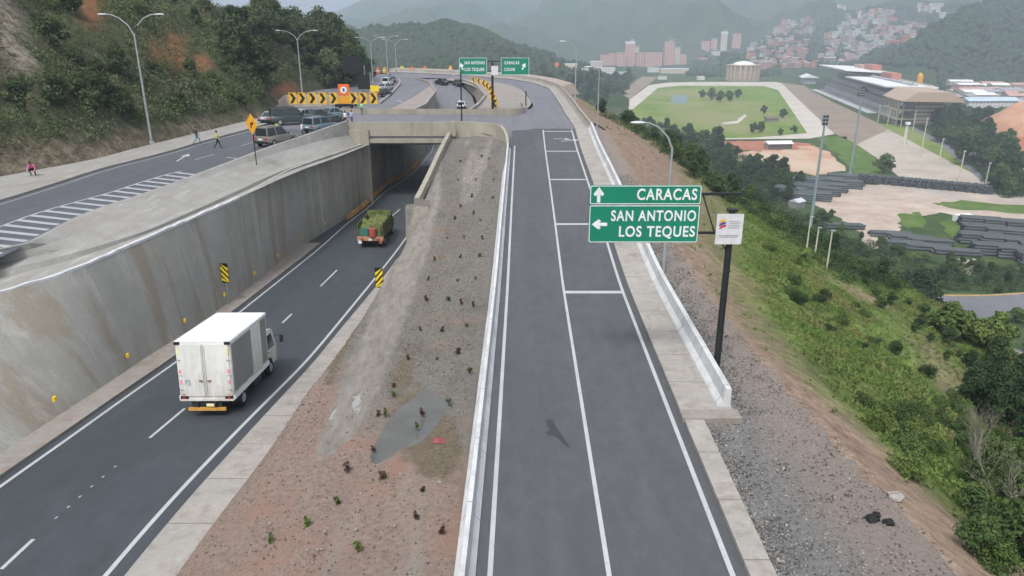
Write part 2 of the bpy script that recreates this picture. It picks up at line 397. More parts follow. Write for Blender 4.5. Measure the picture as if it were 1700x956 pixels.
def reparent(o, p):
    o.parent = p; o.matrix_parent_inverse = Matrix.Translation(-Vector(p.location)) if p.rotation_euler.z == 0 else (Matrix.Translation(p.location) @ p.rotation_euler.to_matrix().to_4x4()).inverted()
    return o
reparent(MB().loft(rows).build('wall_face', M['wall'], smooth=True), rw)
rows = []
for D in np.arange(2, 54, .7):         # coping
    x, y, z = wall_face(D, 1)
    j = random.uniform(-.04, .04)
    rows.append([(x-.22, y, z-.05), (x-.2, y, z+.05+j), (x+.03, y, z+.04+j), (x+.05, y, z-.10)])
reparent(MB().loft(rows).build('coping', M['white']), rw)
# parapet on the bank near the bridge, vertical face towards the trench
# ---- median between the roads
def med_top(D): return np.interp(D, [0, 18, 24, 30, 38, 48, 60, 64], [-8.0, -8.4, -9.0, -9.2, -8.6, -8.3, -7.2, -6.2])
rs = np.random.RandomState(5)
NX = 34
Ds = np.arange(2, 90.5, 0.6)
bump = rs.uniform(-1, 1, (len(Ds), NX))
for _ in range(3):
    bump[1:-1] = (bump[:-2]+bump[1:-1]*2+bump[2:])/4; bump[:, 1:-1] = (bump[:, :-2]+bump[:, 1:-1]*2+bump[:, 2:])/4
pud = gz(682, 697, zmd)
V = []; att = []
def med_z(x, D):
    xl = XSR(D) if D < 63 else -7.9
    xr = XRA(D)-0.1
    if D < 61:
        zk = zl(D)+0.15; t = min(1, max(0, (x-xl)/max(.5, med_top(D)-xl))); t = t**0.85
        z = zk + (zmd(D)-zk)*t
    else: z = zmd(D)
    return z
for i, D in enumerate(Ds):
    xl = XSR(D)+0.0 if D < 62.5 else -7.75
    xr = XRA(D)-0.15
    for k in range(NX):
        x = xl + (xr-xl)*k/(NX-1)
        z = med_z(x, D) + bump[i, k]*0.3*(0.15 if k in (0, NX-1) else 1)
        dx_, dy_ = x-pud[0]-.12*(D-pud[1]), D-pud[1]; an = math.atan2(dy_/3.4, dx_/1.15)
        dp = math.hypot(dx_/1.0, dy_/3.0)/(1+.20*math.sin(2*an+.6)+.13*math.sin(3*an+1.9)+.08*math.sin(5*an))
        t_ = min(1, max(0, 2.1-dp)); z = z*(1-t_) + (zmd(D)-.10+.13*(dp-1.0)+bump[i, k]*.05)*t_
        V.append((x, D, z))
F = np.array([(i*NX+k, i*NX+k+1, (i+1)*NX+k+1, (i+1)*NX+k) for i in range(len(Ds)-1) for k in range(NX-1)])
b = NB('median_soil', 0.9, 0.15)
sp = b.noise(5.0, 8, 0.8); fine = b.noise(16, 5, 0.8); big = b.noise(0.16, 4, 0.55, (1.3, 0.6, 1)); red = b.noise(0.35, 5, 0.6)
sx = b.n('ShaderNodeSeparateXYZ'); b.l(b.tc.outputs['Object'], sx.inputs[0])
gravel = b.ramp(sp, [(0.32, (0.085, 0.08, 0.072)), (0.5, (0.15, 0.14, 0.125)), (0.7, (0.23, 0.215, 0.195))])
gm_ = b.noise(0.55, 6, .7, (1, .6, 1)); gravel = b.mix(b.mask(gm_, .5, .62), gravel, b.ramp(sp, [(.32, (.06, .055, .045)), (.7, (.17, .15, .125))])); gravel = b.mix(b.mask(red, .56, .7), gravel, (.21, .14, .10))
soil = b.ramp(sp, [(0.36, (0.145, 0.10, 0.078)), (0.5, (0.255, 0.175, 0.14)), (0.72, (0.36, 0.27, 0.22))])
soil = b.mix(b.mask(red, 0.5, 0.68), soil, (0.30, 0.155, 0.11))
# gravel beyond ~27 m, reddish soil this side of it, with a ragged edge
md = b.n('ShaderNodeMath'); md.operation = 'MULTIPLY_ADD'; b.l(big, md.inputs[0]); md.inputs[1].default_value = 16.0
b.l(sx.outputs['Y'], md.inputs[2])
md2 = b.n('ShaderNodeMath'); md2.operation = 'MULTIPLY_ADD'; b.l(sx.outputs['X'], md2.inputs[0]); md2.inputs[1].default_value = 1.3; b.l(md.outputs[0], md2.inputs[2])
mr = b.n('ShaderNodeMapRange'); b.l(md2.outputs[0], mr.inputs[0]); mr.inputs[1].default_value = 26.5; mr.inputs[2].default_value = 31.5
base = b.mix(mr.outputs[0], soil, gravel)
mo = b.noise(0.09, 3, 0.5, (3.2, 0.4, 1))
base = b.mix(b.mask(mo, 0.6, 0.66), base, (0.27, 0.245, 0.215))
base = b.mix(0.25, base, b.ramp(fine, [(0.3, (0.05, 0.05, 0.045)), (0.7, (0.42, 0.40, 0.37))]))
b.col(base).bump(sp, 0.8, 0.12)
at = b.n('ShaderNodeAttribute'); at.attribute_name = 'mortar'
s3 = b.n('ShaderNodeSeparateColor'); b.l(at.outputs['Color'], s3.inputs[0])
edge = b.noise(1.4, 7, .7); ad = b.n('ShaderNodeMath'); ad.operation = 'MULTIPLY_ADD'; b.l(edge, ad.inputs[0]); ad.inputs[1].default_value = .9; b.l(s3.outputs[0], ad.inputs[2])
mort = b.ramp(b.noise(2.2, 7, .7, (1, .3, 1)), [(.3, (.17, .15, .13)), (.5, (.235, .215, .19)), (.7, (.30, .28, .255))])
base2 = b.mix(b.mask(ad.outputs[0], .80, 1.02), base, mort)
ad2 = b.n('ShaderNodeMath'); ad2.operation = 'MULTIPLY_ADD'; b.l(edge, ad2.inputs[0]); ad2.inputs[1].default_value = .7; b.l(s3.outputs[1], ad2.inputs[2])
base2 = b.mix(b.mask(ad2.outputs[0], .85, 1.0), base2, (.35, .35, .345))
ad3 = b.n('ShaderNodeMath'); ad3.operation = 'MULTIPLY_ADD'; b.l(edge, ad3.inputs[0]); ad3.inputs[1].default_value = .8; b.l(s3.outputs[2], ad3.inputs[2])
base2 = b.mix(b.mask(ad3.outputs[0], .75, 1.05), base2, b.ramp(sp, [(.3, (.09, .075, .055)), (.7, (.21, .17, .12))]))
b.col(base2)
mg = struct(tri_mesh('median_ground', V, F, b.m, smooth=True))
VV = np.array(V); qq = VV[:, 1]*CP-(VV[:, 2]-HC)*SP; mpx = 850+FOC*VV[:, 0]/qq; mpy = 478-FOC*(VV[:, 1]*SP+(VV[:, 2]-HC)*CP)/qq
cmid = np.interp(mpy, [330, 400, 500, 600, 700, 780], [712, 690, 655, 612, 575, 520]); wid = np.interp(mpy, [330, 400, 500, 600, 700, 780], [26, 34, 40, 46, 42, 20])
m1 = np.clip(1.15-np.abs(mpx-cmid)/wid, 0, 1)*np.clip((790-mpy)/60, 0, 1)
m2 = np.maximum(np.clip(1.1-np.hypot((mpx-592)/14, (mpy-670)/34), 0, 1), np.clip(1.1-np.hypot((mpx-553)/9, (mpy-690)/28), 0, 1))
m3 = np.clip(1.1-np.hypot((mpx-735)/52, (mpy-750)/75), 0, .85) + .75*np.clip(1.25-np.hypot((mpx-685)/62, (mpy-700)/95), 0, 1) + .5*np.clip(1.05-np.abs(mpx-cmid-wid-16)/26, 0, 1)*(mpy < 640)*(mpy > 340) + .7*np.clip(1.1-np.abs(mpx-cmid+wid+8)/18, 0, 1)*(mpy > 470)*(mpy < 640)
caM = mg.data.color_attributes.new('mortar', 'FLOAT_COLOR', 'POINT'); caM.data.foreach_set('color', np.stack([m1, m2, np.clip(m3, 0, 1), np.ones_like(m1)], 1).astype(np.float32).ravel())
# puddle
pb = NB('standing_water', 0.06, 0.5); n = pb.noise(0.8, 3); pb.col(pb.ramp(n, [(0.3, (0.085, 0.085, 0.08)), (0.7, (0.12, 0.118, 0.11))]))
pts = [(-.9, -2.6), (0.1, -3.1), (.9, -2.2), (.7, -.6), (1.5, .8), (1.6, 2.2), (.9, 3.8), (.2, 4.3), (-.2, 2.7), (-.9, 1.0), (-1.7, -.4), (-1.3, -1.6)]
P = []
for i in range(len(pts)):
    p0, p1, p2, p3 = [pts[(i+j-1) % len(pts)] for j in range(4)]
    for t in (0, .25, .5, .75):
        P.append(tuple(0.5*(2*p1[a] + (p2[a]-p0[a])*t + (2*p0[a]-5*p1[a]+4*p2[a]-p3[a])*t*t + (3*p1[a]-p0[a]-3*p2[a]+p3[a])*t**3) for a in (0, 1)))
P = [(2.1*math.cos(a), 5.2*math.sin(a)) for a in np.linspace(0, 2*math.pi, 28, endpoint=False)]
o = tri_mesh('puddle_water', [(pud[0]+x+.12*y, pud[1]+y, zmd(pud[1])-0.10) for x, y in P], [tuple(range(len(P)))], pb.m); struct(o)

# ---- wall on the median side of the underpass
mw = thing('retaining_wall', 'pale low-topped retaining wall rising between the gravel median and the sunken road', 'retaining wall', (-8.3, 62, -3.9))
rows = []
for D in np.r_[np.arange(61.5, 88, 1.0), 88]:
    x = XM(D); zt = zmd(D)+0.75
    rows.append([(x-.06, D, zl(D)-.1), (x, D, zt), (x+.45, D, zt+.02), (x+.45, D, zmd(D)-.8)])
m = MB().loft(rows); m.F.append((0, 1, 2, 3)); reparent(m.build('wall_body', M['bridgec']), mw)
rows = [[(XM(D)-.06, D, zl(D)-.1), (XM(D), D, (3.0 if D < 104.5 else zr(D)+.03))] for D in np.r_[88, np.arange(89, 201, 2.0)]]
tw = tag(MB().loft(rows).build('trench_wall', M['bridgec']), 'far side wall of the sunken road seen beyond the bridge', 'retaining wall')
# sloping wing at the near end of that wall
rows = [[(XM(61.5)+.0, 61.5, zl(61.5)), (XM(61.5)+.05, 61.5, zmd(61.5)+.72)], [(XM(61.5)+1.3, 60.2, zl(60)+2.2), (XM(61.5)+1.3, 61.4, zmd(61.5)+.6)]]
reparent(MB().loft(rows).build('wing', M['mortar']), mw)

# ---- gravel shoulder and edge kerb on the valley side
def crest(D): return np.interp(D, [2, 18, 28, 38, 60, 95, 104], [14.5, 13.3, 12.6, 12.1, 12.0, 12.2, 11.4])
Ds = np.arange(2, 104.01, 0.8); NX2 = 12; V = []
for D in Ds:
    xa = XRB(D)+0.2 if D < 95 else XRB(95)-.6
    for k in range(NX2):
        x = xa + (crest(D)+.6-xa)*k/(NX2-1)
        V.append((x, D, zr(D)-0.05 - (.25 if D > 95 else 0) + random.uniform(-.04, .04) - (0.2 if k == NX2-1 else 0)))
gb = NB('shoulder_gravel', 0.9, 0.15)
sp = gb.noise(6.0, 8, 0.8); fine = gb.noise(18, 5, 0.8); big = gb.noise(0.3, 4, 0.6)
sx = gb.n('ShaderNodeSeparateXYZ'); gb.l(gb.tc.outputs['Object'], sx.inputs[0])
ma = gb.n('ShaderNodeMath'); ma.operation = 'MULTIPLY_ADD'; gb.l(big, ma.inputs[0]); ma.inputs[1].default_value = 3.0; gb.l(sx.outputs['X'], ma.inputs[2])
mr = gb.n('ShaderNodeMapRange'); gb.l(ma.outputs[0], mr.inputs[0]); mr.inputs[1].default_value = 11.2; mr.inputs[2].default_value = 12.8
base = gb.mix(mr.outputs[0], gb.ramp(sp, [(0.32, (0.09, 0.088, 0.085)), (0.5, (0.16, 0.156, 0.15)), (0.7, (0.27, 0.262, 0.25))]), gb.ramp(sp, [(0.3, (0.15, 0.115, 0.095)), (0.6, (0.27, 0.215, 0.185)), (0.75, (0.42, 0.36, 0.32))]))
base = gb.mix(0.25, base, gb.ramp(fine, [(0.3, (0.05, 0.05, 0.05)), (0.7, (0.45, 0.44, 0.42))]))
gb.col(base).bump(sp, 0.9, 0.1)
F = np.array([(i*NX2+k, i*NX2+k+1, (i+1)*NX2+k+1, (i+1)*NX2+k) for i in range(len(Ds)-1) for k in range(NX2-1)])
struct(tri_mesh('gravel_shoulder', V, F, gb.m, smooth=True))
END = 27.2
curbed('road_kerb', lambda D: XRB(D)-.02, lambda D: XRB(D)+0.78, zr, 2, END, 0.16, M['conc'])
# raised apron strip carrying the valley-side barrier
curbed('barrier_apron', lambda D: XRB(D)-.02, lambda D: XRB(D)+2.25, zr, END, 95, 0.12, M['conc'])
curbed('apron_end', lambda D: XRB(D)-.1, lambda D: XRB(D)+2.35, zr, END-0.75, END+.02, 0.22, M['dirtyc'], step=.7)
off = lambda P, d: [(p[0]+d*n[0], p[1]+d*n[1]) for p, n in zip(P, normals(P))]
def normals(P):
    P = np.array(P)[:, :2]; t = np.gradient(P, axis=0); t /= np.linalg.norm(t, axis=1)[:, None]
    return np.stack([t[:, 1], -t[:, 0]], 1)
def sweep(path, prof, zf, closed_profile=True):
    """path: list of (x, y); prof: list of (offset to the right, height)"""
    N = normals(path); rows = []
    for (p, n) in zip(path, N):
        rows.append([(p[0]+n[0]*o, p[1]+n[1]*o, zf(p[1])+h) for o, h in prof])
    return MB().loft(rows, closed=closed_profile)
JERSEY = [(0, 0), (0.0, .08), (.17, .30), (.24, .82), (.40, .82), (.47, .30), (.64, .08), (.64, 0)]
# valley-side barrier: straight then along the curve
path = [(XRB(D)+1.62, D) for D in np.arange(END+.4, 95, 1.0)]
bt = thing('concrete_barrier', 'white concrete barrier along the valley side of the ramp, ending at the stepped apron', 'road barrier', (XRB(END)+1.6, END, 0))
face = [(0, .1), (.04, .2), (.22, .42), (.30, .98), (.46, .98), (.52, .1)]
reparent(sweep(path, face, zr).build('barrier_wall', M['white']), bt)
reparent(sweep(path, [(.46, 1.0), (.46, .985), (.5, .1), (.56, .1), (.53, 1.0)], zr).build('outer_face', M['white']), bt)
path2 = [tuple(p) for p in np.array(off(CRV_R, 1.6))]
reparent(sweep(path2, [(0, 0), (.04, .2), (.18, .4), (.26, .95), (.5, .95), (.56, -1.5)], zr).build('curved_wall', M['conc']), bt)
eb = [p for p in path2 if p[1] > 150]
wk = sweep(eb[::2], [(.9, -1), (1.2, .6), (2.0, 1.0), (3.2, 1.1), (4.6, -1)], zr).build('spoil_bank', concrete('pinkish_spoil', (.34, .29, .255), (.3, .2, .15), .6, (1, 1, 1), .3)); struct(wk)
struct(sheet('curved_apron', [(a[0], a[1]) for a in CRV_R], path2, zr, M['conc'], across=1, off=.12))
# median barrier of the ramp, curving round the head of the median to the bridge
pathL = [(XRA(D)-.62, D) for D in np.arange(3, 84.1, 1.0)]
bl = thing('concrete_barrier', 'long white concrete barrier between the ramp and the gravel median', 'road barrier', (XRA(20)-.6, 20, 0))
reparent(sweep(pathL, JERSEY, lambda D: zr(D)-.02).build('barrier_wall', M['white']), bl)
hx = XRA(84)-.62
head = [(hx, 84), (hx-.12, 85.8), (hx-.7, 87.5), (hx-1.9, 88.7), (hx-3.8, 89.2), (hx-5.6, 89.1), (-7.4, 88.6)]
hq = resample([(a, b, 0) for a, b in head], 24)
hw = lambda y: 2.7
m = MB(); N = normals(hq); rows = []
for i, (p, n) in enumerate(zip(hq, N)):
    t = i/23; zb = zmd(p[1])-.8; zt = (zr(84)+.80)*(1-t) + 5.45*t if t < .25 else 5.5 - .0*t
    zt = np.interp(t, [0, .35, 1], [zr(84)+.8, 5.2, 5.55])
    rows.append([(p[0]+n[0]*o, p[1]+n[1]*o, z) for o, z in ((0, zb), (.1, zt), (.42, zt), (.5, zb))])
tag(m.loft(rows, True).build('parapet_wall', M['bridgec']), 'curved beige parapet wrapping the head of the gravel median', 'parapet')

# ---- bridge
br = thing('road_bridge', 'short beige concrete bridge carrying the crossing over the sunken road', 'bridge', (-12, 96, 4.6))
x0, x1 = -17.6, -7.0
reparent(MB().box(((x0+x1)/2, 96.5, 3.95), (x1-x0, 17.0, 1.5)).build('deck', M['far']), br)
reparent(MB().box(((XUR(88)+x1)/2, 88.05, 4.70), (x1-XUR(88)+.5, .32, 1.7)).build('parapet', M['bridgec'], bevel=.03), br)
reparent(MB().box(((x0+x1)/2, 87.95, 3.32), (x1-x0-.1, .5, .5)).build('edge_beam', M['bridgec'], bevel=.03), br)
for yy in (90.2, 93.2, 96.2, 99.2, 102.4):
    reparent(MB().box(((x0+x1)/2, yy, 2.9), (x1-x0-.2, .5, .6)).build('girder', M['dirtyc']), br)
far = [(-26, 106.0), (-20, 105.8), (-14, 105.4), (-7, 105.0), (-1.5, 105.2), (.8, 106.0), (1.9, 108.0), (1.9, 112), (1.6, 118)]
fq = resample([(a, b, 0) for a, b in far], 50)
reparent(sweep([tuple(p[:2]) for p in fq], [(0, -.3), (0, .75), (-.22, .75), (-.22, -.3)], lambda y: 4.7).build('far_parapet', M['bridgec']), br)
for fn_, a_, z_ in ((XPT, (-.05, -.35), 'pale low wall on the hillside edge of the sunken road past the bridge'), (XM, (.4, .1), 'pale low wall on the island edge of the sunken road past the bridge')):
    rows = [[(fn_(D)+a_[0], D, zr(D)-.1), (fn_(D)+a_[0], D, zr(D)+.45), (fn_(D)+a_[1], D, zr(D)+.45), (fn_(D)+a_[1], D, zr(D)-.1)] for D in np.arange(106.5, 186, 2.0)]
    tag(MB().loft(rows, True).build('low_wall', M['conc']), z_, 'wall')
gk = resample(poly3([(628, 173), (645, 160), (657, 147), (664, 139), (660, 132)], zu), 20)
tag(sweep([tuple(q[:2]) for q in gk], [(0, 0), (0, .35), (.35, .35), (.35, 0)], zu).build('kerb_wall', M['conc']), 'pale kerb wall beside the queue of cars', 'kerb')
# parapet of the upper road leading to the bridge
ap = thing('parapet_wall', 'grey concrete parapet running up the upper road to the bridge', 'parapet', (XUR(70), 70, zu(70)))
rows = []
for D in np.arange(46, 88.6, 1.0):
    h = np.interp(D, [46, 62, 76, 88], [.1, .2, .5, 1.0]); x = XUR(D) + .1
    if x > XTOPL(D)-.9: x = XTOPL(D)-.9
    fx = float(np.interp(D, [46, 58, 88], [1, .55, .35])); xo = x+.4+(max(x+.45, min(XBB(D), XTOPL(D)-.9))-x-.4)*fx
    rows.append([(x, D, zu(D)-.6), (x, D, zu(D)+h), (x+.32, D, zu(D)+h), (xo, D, zled(D)-.1)])
m = MB().loft(rows, True); reparent(m.build('wall_body', M['shot']), ap)
# abutment block between bank and bridge
tag(MB().box(((XUR(88)-17.3)/2+.1, 87.75, 0.05), (-17.3-XUR(88)+.2, .55, 9.2)).build('bridge_abutment', M['bridgec'], bevel=.04), 'square concrete abutment under the hillside end of the bridge', 'abutment')

# ---- painted markings
def line_strip(name, xf, zf, D0, D1, wd=0.13, off=0.006, mat=None):
    return struct(strip(name, (lambda D: xf(D)-wd/2, lambda D: xf(D)+wd/2), zf, D0, D1, mat or M['line'], off=off))
line_strip('lane_line', XRL, zr, 2, 86, .16)
line_strip('lane_line', cx, zr, 2, 94.6, .15)
line_strip('edge_line', XRR, zr, 2, 94.6, .17)
line_strip('edge_line', XLL, zl, 2, 140, .16)
line_strip('edge_line', XLR, zl, 2, 140, .17)
XLC = lambda D: (XLL(D)+XLR(D))/2
for py, L, ww in ((485, 1.1, .45), (372, .9, .4), (298, .8, .4), (251, .7, .35), (218, .5, .3)):
    D = gz(940, py, zr)[1]
    struct(strip('cross_bar', (lambda d: cx(d)+.075, lambda d: XRR(d)-.085), zr, D-ww/2, D+ww/2, M['line'], .45, off=.008))
for p0, p1 in (((0, 945), (50, 895)), ((243, 727), (303, 678)), ((452, 536), (468, 521)), ((527, 475), (556, 448)), ((640, 363), (654, 347)), ((700, 290), (708, 280))):
    a, c_ = gz(*p0, zl)[1], gz(*p1, zl)[1]
    line_strip('lane_dash', XLC, zl, min(a, c_), max(a, c_), .14)
for py in (860, 842, 825, 808, 792, 775):
    D = gz(150, py, zl)[1]; line_strip('road_stud', XLC, zl, D-.07, D+.07, .07, off=.02, mat=M['thin'])
# chevron hatching on the upper road
HL = xline([(19, 369), (53, 356), (122, 336), (179, 321), (232, 303), (295, 284), (345, 279)], zu, 3)
line_strip('hatch_line', HL, zu, 30, 60.5, .15)
D = 31.0
while D < 60:
    a, b_ = HL(D), XUR(D)-.25
    if b_-a > .5:
        V = [(a, D, zu(D)), (a, D+.42, zu(D+.42)), (b_, D-.7, zu(D-.7)), (b_, D-1.12, zu(D-1.12))]
        struct(tri_mesh('hatch_bar', [(x, y, z+.008) for x, y, z in V], [(0, 1, 2, 3)], M['hatch']))
    D += 1.2
for k, (D0, D1) in enumerate(((66, 69), (74, 77), (82, 85))):
    line_strip('lane_dash', lambda D: (XUL(D)+XUR(D))/2+.4, zu, D0, D1, .14, mat=M['thin'])
line_strip('edge_line', lambda D: XUL(D)+.6, zu, 12, 100, .12, mat=M['thin'])
line_strip('edge_line', lambda D: XUR(D)-.3, zu, 60, 86, .12, mat=M['thin'])
def arrow(x, y, zf, rz, L=3.0, mat=None):
    P = [(-.09, 0), (-.09, .62*L), (-.42, .62*L), (0, L), (.42, .62*L), (.09, .62*L), (.09, 0)]
    c, s = math.cos(rz), math.sin(rz)
    Q = [(x+a*c-b*s, y+a*s+b*c) for a, b in P]
    struct(tri_mesh('painted_arrow', [(a, b, zf(b)+.012) for a, b in Q], [tuple(range(7))], M['line']))
p = gz(293, 268, zu); arrow(p[0], p[1], zu, R(8), 4.2)
p = gz(376, 261, zu); arrow(p[0], p[1], zu, R(-120), 3)
arrow(cx(89)+2.0, 88.2, zr, R(-70), 2.6); arrow(cx(89)+1.2, 89.6, zr, R(-100), 2.2)
p = gz(905, 178, zr); arrow(p[0], p[1]-2, zr, R(5), 4)
p = gz(671, 168, zu); arrow(p[0], p[1]-2, zu, R(20), 4)
# patches and stains on the ramp
st = plain('oil_stain', (0.045, 0.045, 0.05), 0.5)
def blot(name, c, pts, zf, mat, off=.005):
    struct(tri_mesh(name, [(c[0]+x, c[1]+y, zf(c[1]+y)+off) for x, y in pts], [tuple(range(len(pts)))], mat))
c0 = gz(922, 722, zr)
blot('asphalt_stain', c0, [(-.35, 1.1), (-.2, 1.3), (-.02, 1.1), (.05, .6), (.18, .35), (.3, -.2), (.55, -.9), (.42, -.95), (.12, -.35), (-.05, -.1), (-.3, -.05), (-.42, .15), (-.2, .35), (-.3, .7)], zr, st)
# ------------------------------------------------------------ terrain
rs = np.random.RandomState(11)
def vnoise(x, y, seed=0):
    xi = np.floor(x).astype(np.int64); yi = np.floor(y).astype(np.int64); fx = x-xi; fy = y-yi
    def h(a, b):
        v = (a*374761393 + b*668265263 + seed*1442695041) & 0xffffffff
        v = ((v ^ (v >> 13))*1274126177) & 0xffffffff
        return ((v ^ (v >> 16)) & 0xffff)/65535.0
    sx_ = fx*fx*(3-2*fx); sy_ = fy*fy*(3-2*fy)
    return (h(xi, yi)*(1-sx_)+h(xi+1, yi)*sx_)*(1-sy_) + (h(xi, yi+1)*(1-sx_)+h(xi+1, yi+1)*sx_)*sy_
def fbm(x, y, o=5, seed=0, g=0.5):
    x = np.asarray(x, float); y = np.asarray(y, float); r = 0; a = 1; t = 0
    for i in range(o): r = r + a*vnoise(x*2**i + 17.3*i, y*2**i - 9.1*i, seed+i); t += a; a *= g
    return r/t
ZV = -45.0
EDGE = np.array([(crest(D)+.3, D) for D in (-40, 2, 18, 28, 38, 60, 80, 95)] + [tuple(p) for p in np.array(off(CRV_R[6::6], 2.6))] + [(-75, 232), (-120, 238), (-240, 250)])
def seg_dist(x, y, P):
    x = np.asarray(x, float); y = np.asarray(y, float)
    best = np.full(x.shape, 1e9); sgn = np.ones(x.shape); ey = np.zeros(x.shape)
    for a, b_ in zip(P[:-1], P[1:]):
        d = b_-a; L = d@d; t = np.clip(((x-a[0])*d[0] + (y-a[1])*d[1])/L, 0, 1)
        qx, qy = a[0]+t*d[0], a[1]+t*d[1]; dd = np.hypot(x-qx, y-qy); s = np.sign(d[1]*(x-a[0]) - d[0]*(y-a[1]))
        m = dd < best - 1e-9; best = np.where(m, dd, best); sgn = np.where(m, s, sgn); ey = np.where(m, qy, ey)
    return best*sgn, ey                # positive to the right of the path
def row_z(row, Rr):                    # height seen at that picture row at distance Rr
    a = PITCH + np.arctan((np.asarray(row, float)-478)/FOC); return HC - Rr*np.tan(a)
HILLS = [  # ridge rows by picture column, distance of ridge, distance of foot
    ([(300, 80), (480, 62), (530, 47), (600, 50), (660, 46), (730, 30), (790, 38), (860, 72), (930, 104), (1010, 128), (1080, 160)], 950, 480),
    ([(200, 90), (440, 62), (500, 36), (560, 14), (620, -10), (760, -40), (900, -60), (1100, -75), (1300, -60), (1500, -75), (2100, -60)], 3400, 1700),
    ([(1080, 160), (1160, 122), (1230, 84), (1290, 48), (1360, 30), (1430, 12), (1500, 4), (1600, -12), (1800, -30), (2300, -40)], 2000, 1180),
    ([(1330, 190), (1400, 120), (1460, 85), (1520, 58), (1580, 26), (1640, 0), (1700, -24), (1800, -50), (2300, -90)], 1330, 860),
]
def Hgt(x, y):
    x = np.asarray(x, float); y = np.asarray(y, float)
    s, ey = seg_dist(x, y, EDGE)
    ze = zr(np.clip(ey, 0, 400))-.05
    sb = np.interp(y, [0, 60, 75, 90, 110, 200], [50, 44, 37, 26, 18, 16])
    n1 = fbm(x*.06, y*.05, 5, 3)-.5; n2 = fbm(x*.35, y*.3, 4, 9)-.5
    s = np.maximum(s, 0); sl = np.where(s < sb, .47*s, .47*sb + np.interp(y, [0, 50, 70], [.95, 1.0, 1.7])*(s-sb))
    z = ze - sl + (n1*5.5)*np.clip(s/25, 0, 1) + n2*.9*np.clip(s/4, 0, 1)
    k = 6.0
    zv = ZV + (fbm(x*.02, y*.02, 4, 5)-.5)*1.0
    z = np.maximum(z, zv) + k*.12*np.exp(-np.abs(z-zv)/k)
    z = np.where(z < ZV+.6, z*.15 + (ZV+.0)*.85, z)
    px = 850 + 1271*x/np.maximum(y, 1) 
    for j, (rows_, Rg, Ft) in enumerate(HILLS):
        c_, r_ = zip(*rows_)
        jit = (fbm(px/60., px*0+j*3.1, 4, 30+j)-.5)*14
        top = row_z(np.interp(px, c_, r_)+jit, Rg)
        r = y + (fbm(x/(Rg*.12), y/(Rg*.12), 4, 50+j)-.5)*Rg*.35
        t = np.clip((r-Ft)/(Rg-Ft), 0, 1.0); f = t*(.55+.45*t)
        back = np.clip(1-(r-Rg)/(Rg*.5), 0, 1)
        z2 = ZV + (top-ZV)*f*np.where(r > Rg, back, 1)
        z2 = z2 + (fbm(x/(Rg*.05), y/(Rg*.05), 5, 70+j)-.5)*(Rg*.045)*np.clip(t*3, 0, 1)*np.clip((1.15-t)*2, .2, 1)
        z = np.where((y > Ft*.8) & (top > ZV) & (z2 > z), z2, z)
    return z
def hit(px, py, r0=14., r1=5200.):
    d = ray(px, py); ts = np.geomspace(r0, r1, 700)
    X = d[0]/d[1]*ts; Z = HC + d[2]/d[1]*ts; H = Hgt(X, ts)
    below = np.nonzero(Z < H)[0]
    if not len(below) or below[0] == 0: return None
    i = below[0]; a, b_ = ts[i-1], ts[i]
    for _ in range(14):
        m = (a+b_)/2
        if HC + d[2]/d[1]*m < Hgt(d[0]/d[1]*m, m): b_ = m
        else: a = m
    return (d[0]/d[1]*b_, b_, float(Hgt(d[0]/d[1]*b_, b_)))

ang = np.tan(np.radians(np.concatenate([np.linspace(-55, -24, 60), np.linspace(-23.7, 36, 520), np.linspace(36.4, 62, 70)])))
rad = np.concatenate([np.geomspace(6, 420, 340), np.geomspace(425, 5600, 300)])
T, A = np.meshgrid(rad, ang, indexing='ij'); X = T*A; Y = T.copy()
Z = Hgt(X, Y)
s_, _e = seg_dist(X, Y, EDGE)
nr, na = X.shape
idx = np.arange(nr*na).reshape(nr, na)
F = np.stack([idx[:-1, :-1], idx[:-1, 1:], idx[1:, 1:], idx[1:, :-1]], -1).reshape(-1, 4)
ok = (s_ > -0.6)
okf = ok.ravel()[F].all(1)
F = F[okf]
V = np.stack([X, Y, Z], -1).reshape(-1, 3)
# ground cover weights: r = bare earth, g = bright grass, b = woodland
px = 850 + FOC*V[:, 0]/(V[:, 1]*CP - (V[:, 2]-HC)*SP); py = 478 - FOC*(V[:, 1]*SP + (V[:, 2]-HC)*CP)/(V[:, 1]*CP - (V[:, 2]-HC)*SP)
sv = s_.ravel(); yy = V[:, 1]; xx = V[:, 0]
nA = fbm(xx*.09, yy*.06, 5, 21); nB = fbm(xx*.4, yy*.25, 4, 23)
bare = np.clip(1.25 - sv/np.interp(yy, [0, 25, 45, 70, 95, 200], [2.6, 3, 4.5, 9, 15, 15]) + (nA-.5)*2.2, 0, 1)
bare = np.maximum(bare, np.clip((nA-.62)*6, 0, .8)*(sv < 60))
wood = np.clip((sv - np.interp(yy, [0, 60, 75, 90, 110, 200], [40, 40, 36, 26, 19, 16]))/4 + (nB-.5)*1.4, 0, 1)
grass = np.clip(.65 + (nB-.5)*2 + np.exp(-((sv-20)/12)**2)*.4, 0, 1)
col = np.stack([bare, grass, wood, np.ones_like(bare)], 1).astype(np.float32)
g = NB('hill_ground', 0.95, 0.08)
at = g.n('ShaderNodeAttribute'); at.attribute_name = 'cover'
sp3 = g.n('ShaderNodeSeparateColor'); g.l(at.outputs['Color'], sp3.inputs[0])
f1 = g.noise(1.6, 9, 0.8); f2 = g.noise(0.22, 6, 0.7); f3 = g.noise(0.018, 8, 0.72); f4 = g.noise(0.0045, 6, .6)
gr = g.mix(sp3.outputs[1], g.ramp(f1, [(0.3, (0.05, 0.065, 0.022)), (0.5, (0.115, 0.12, 0.05)), (0.7, (0.23, 0.19, 0.105))]), g.ramp(f1, [(0.3, (0.05, 0.09, 0.022)), (0.5, (0.12, 0.175, 0.042)), (0.7, (0.22, 0.25, 0.085))]))
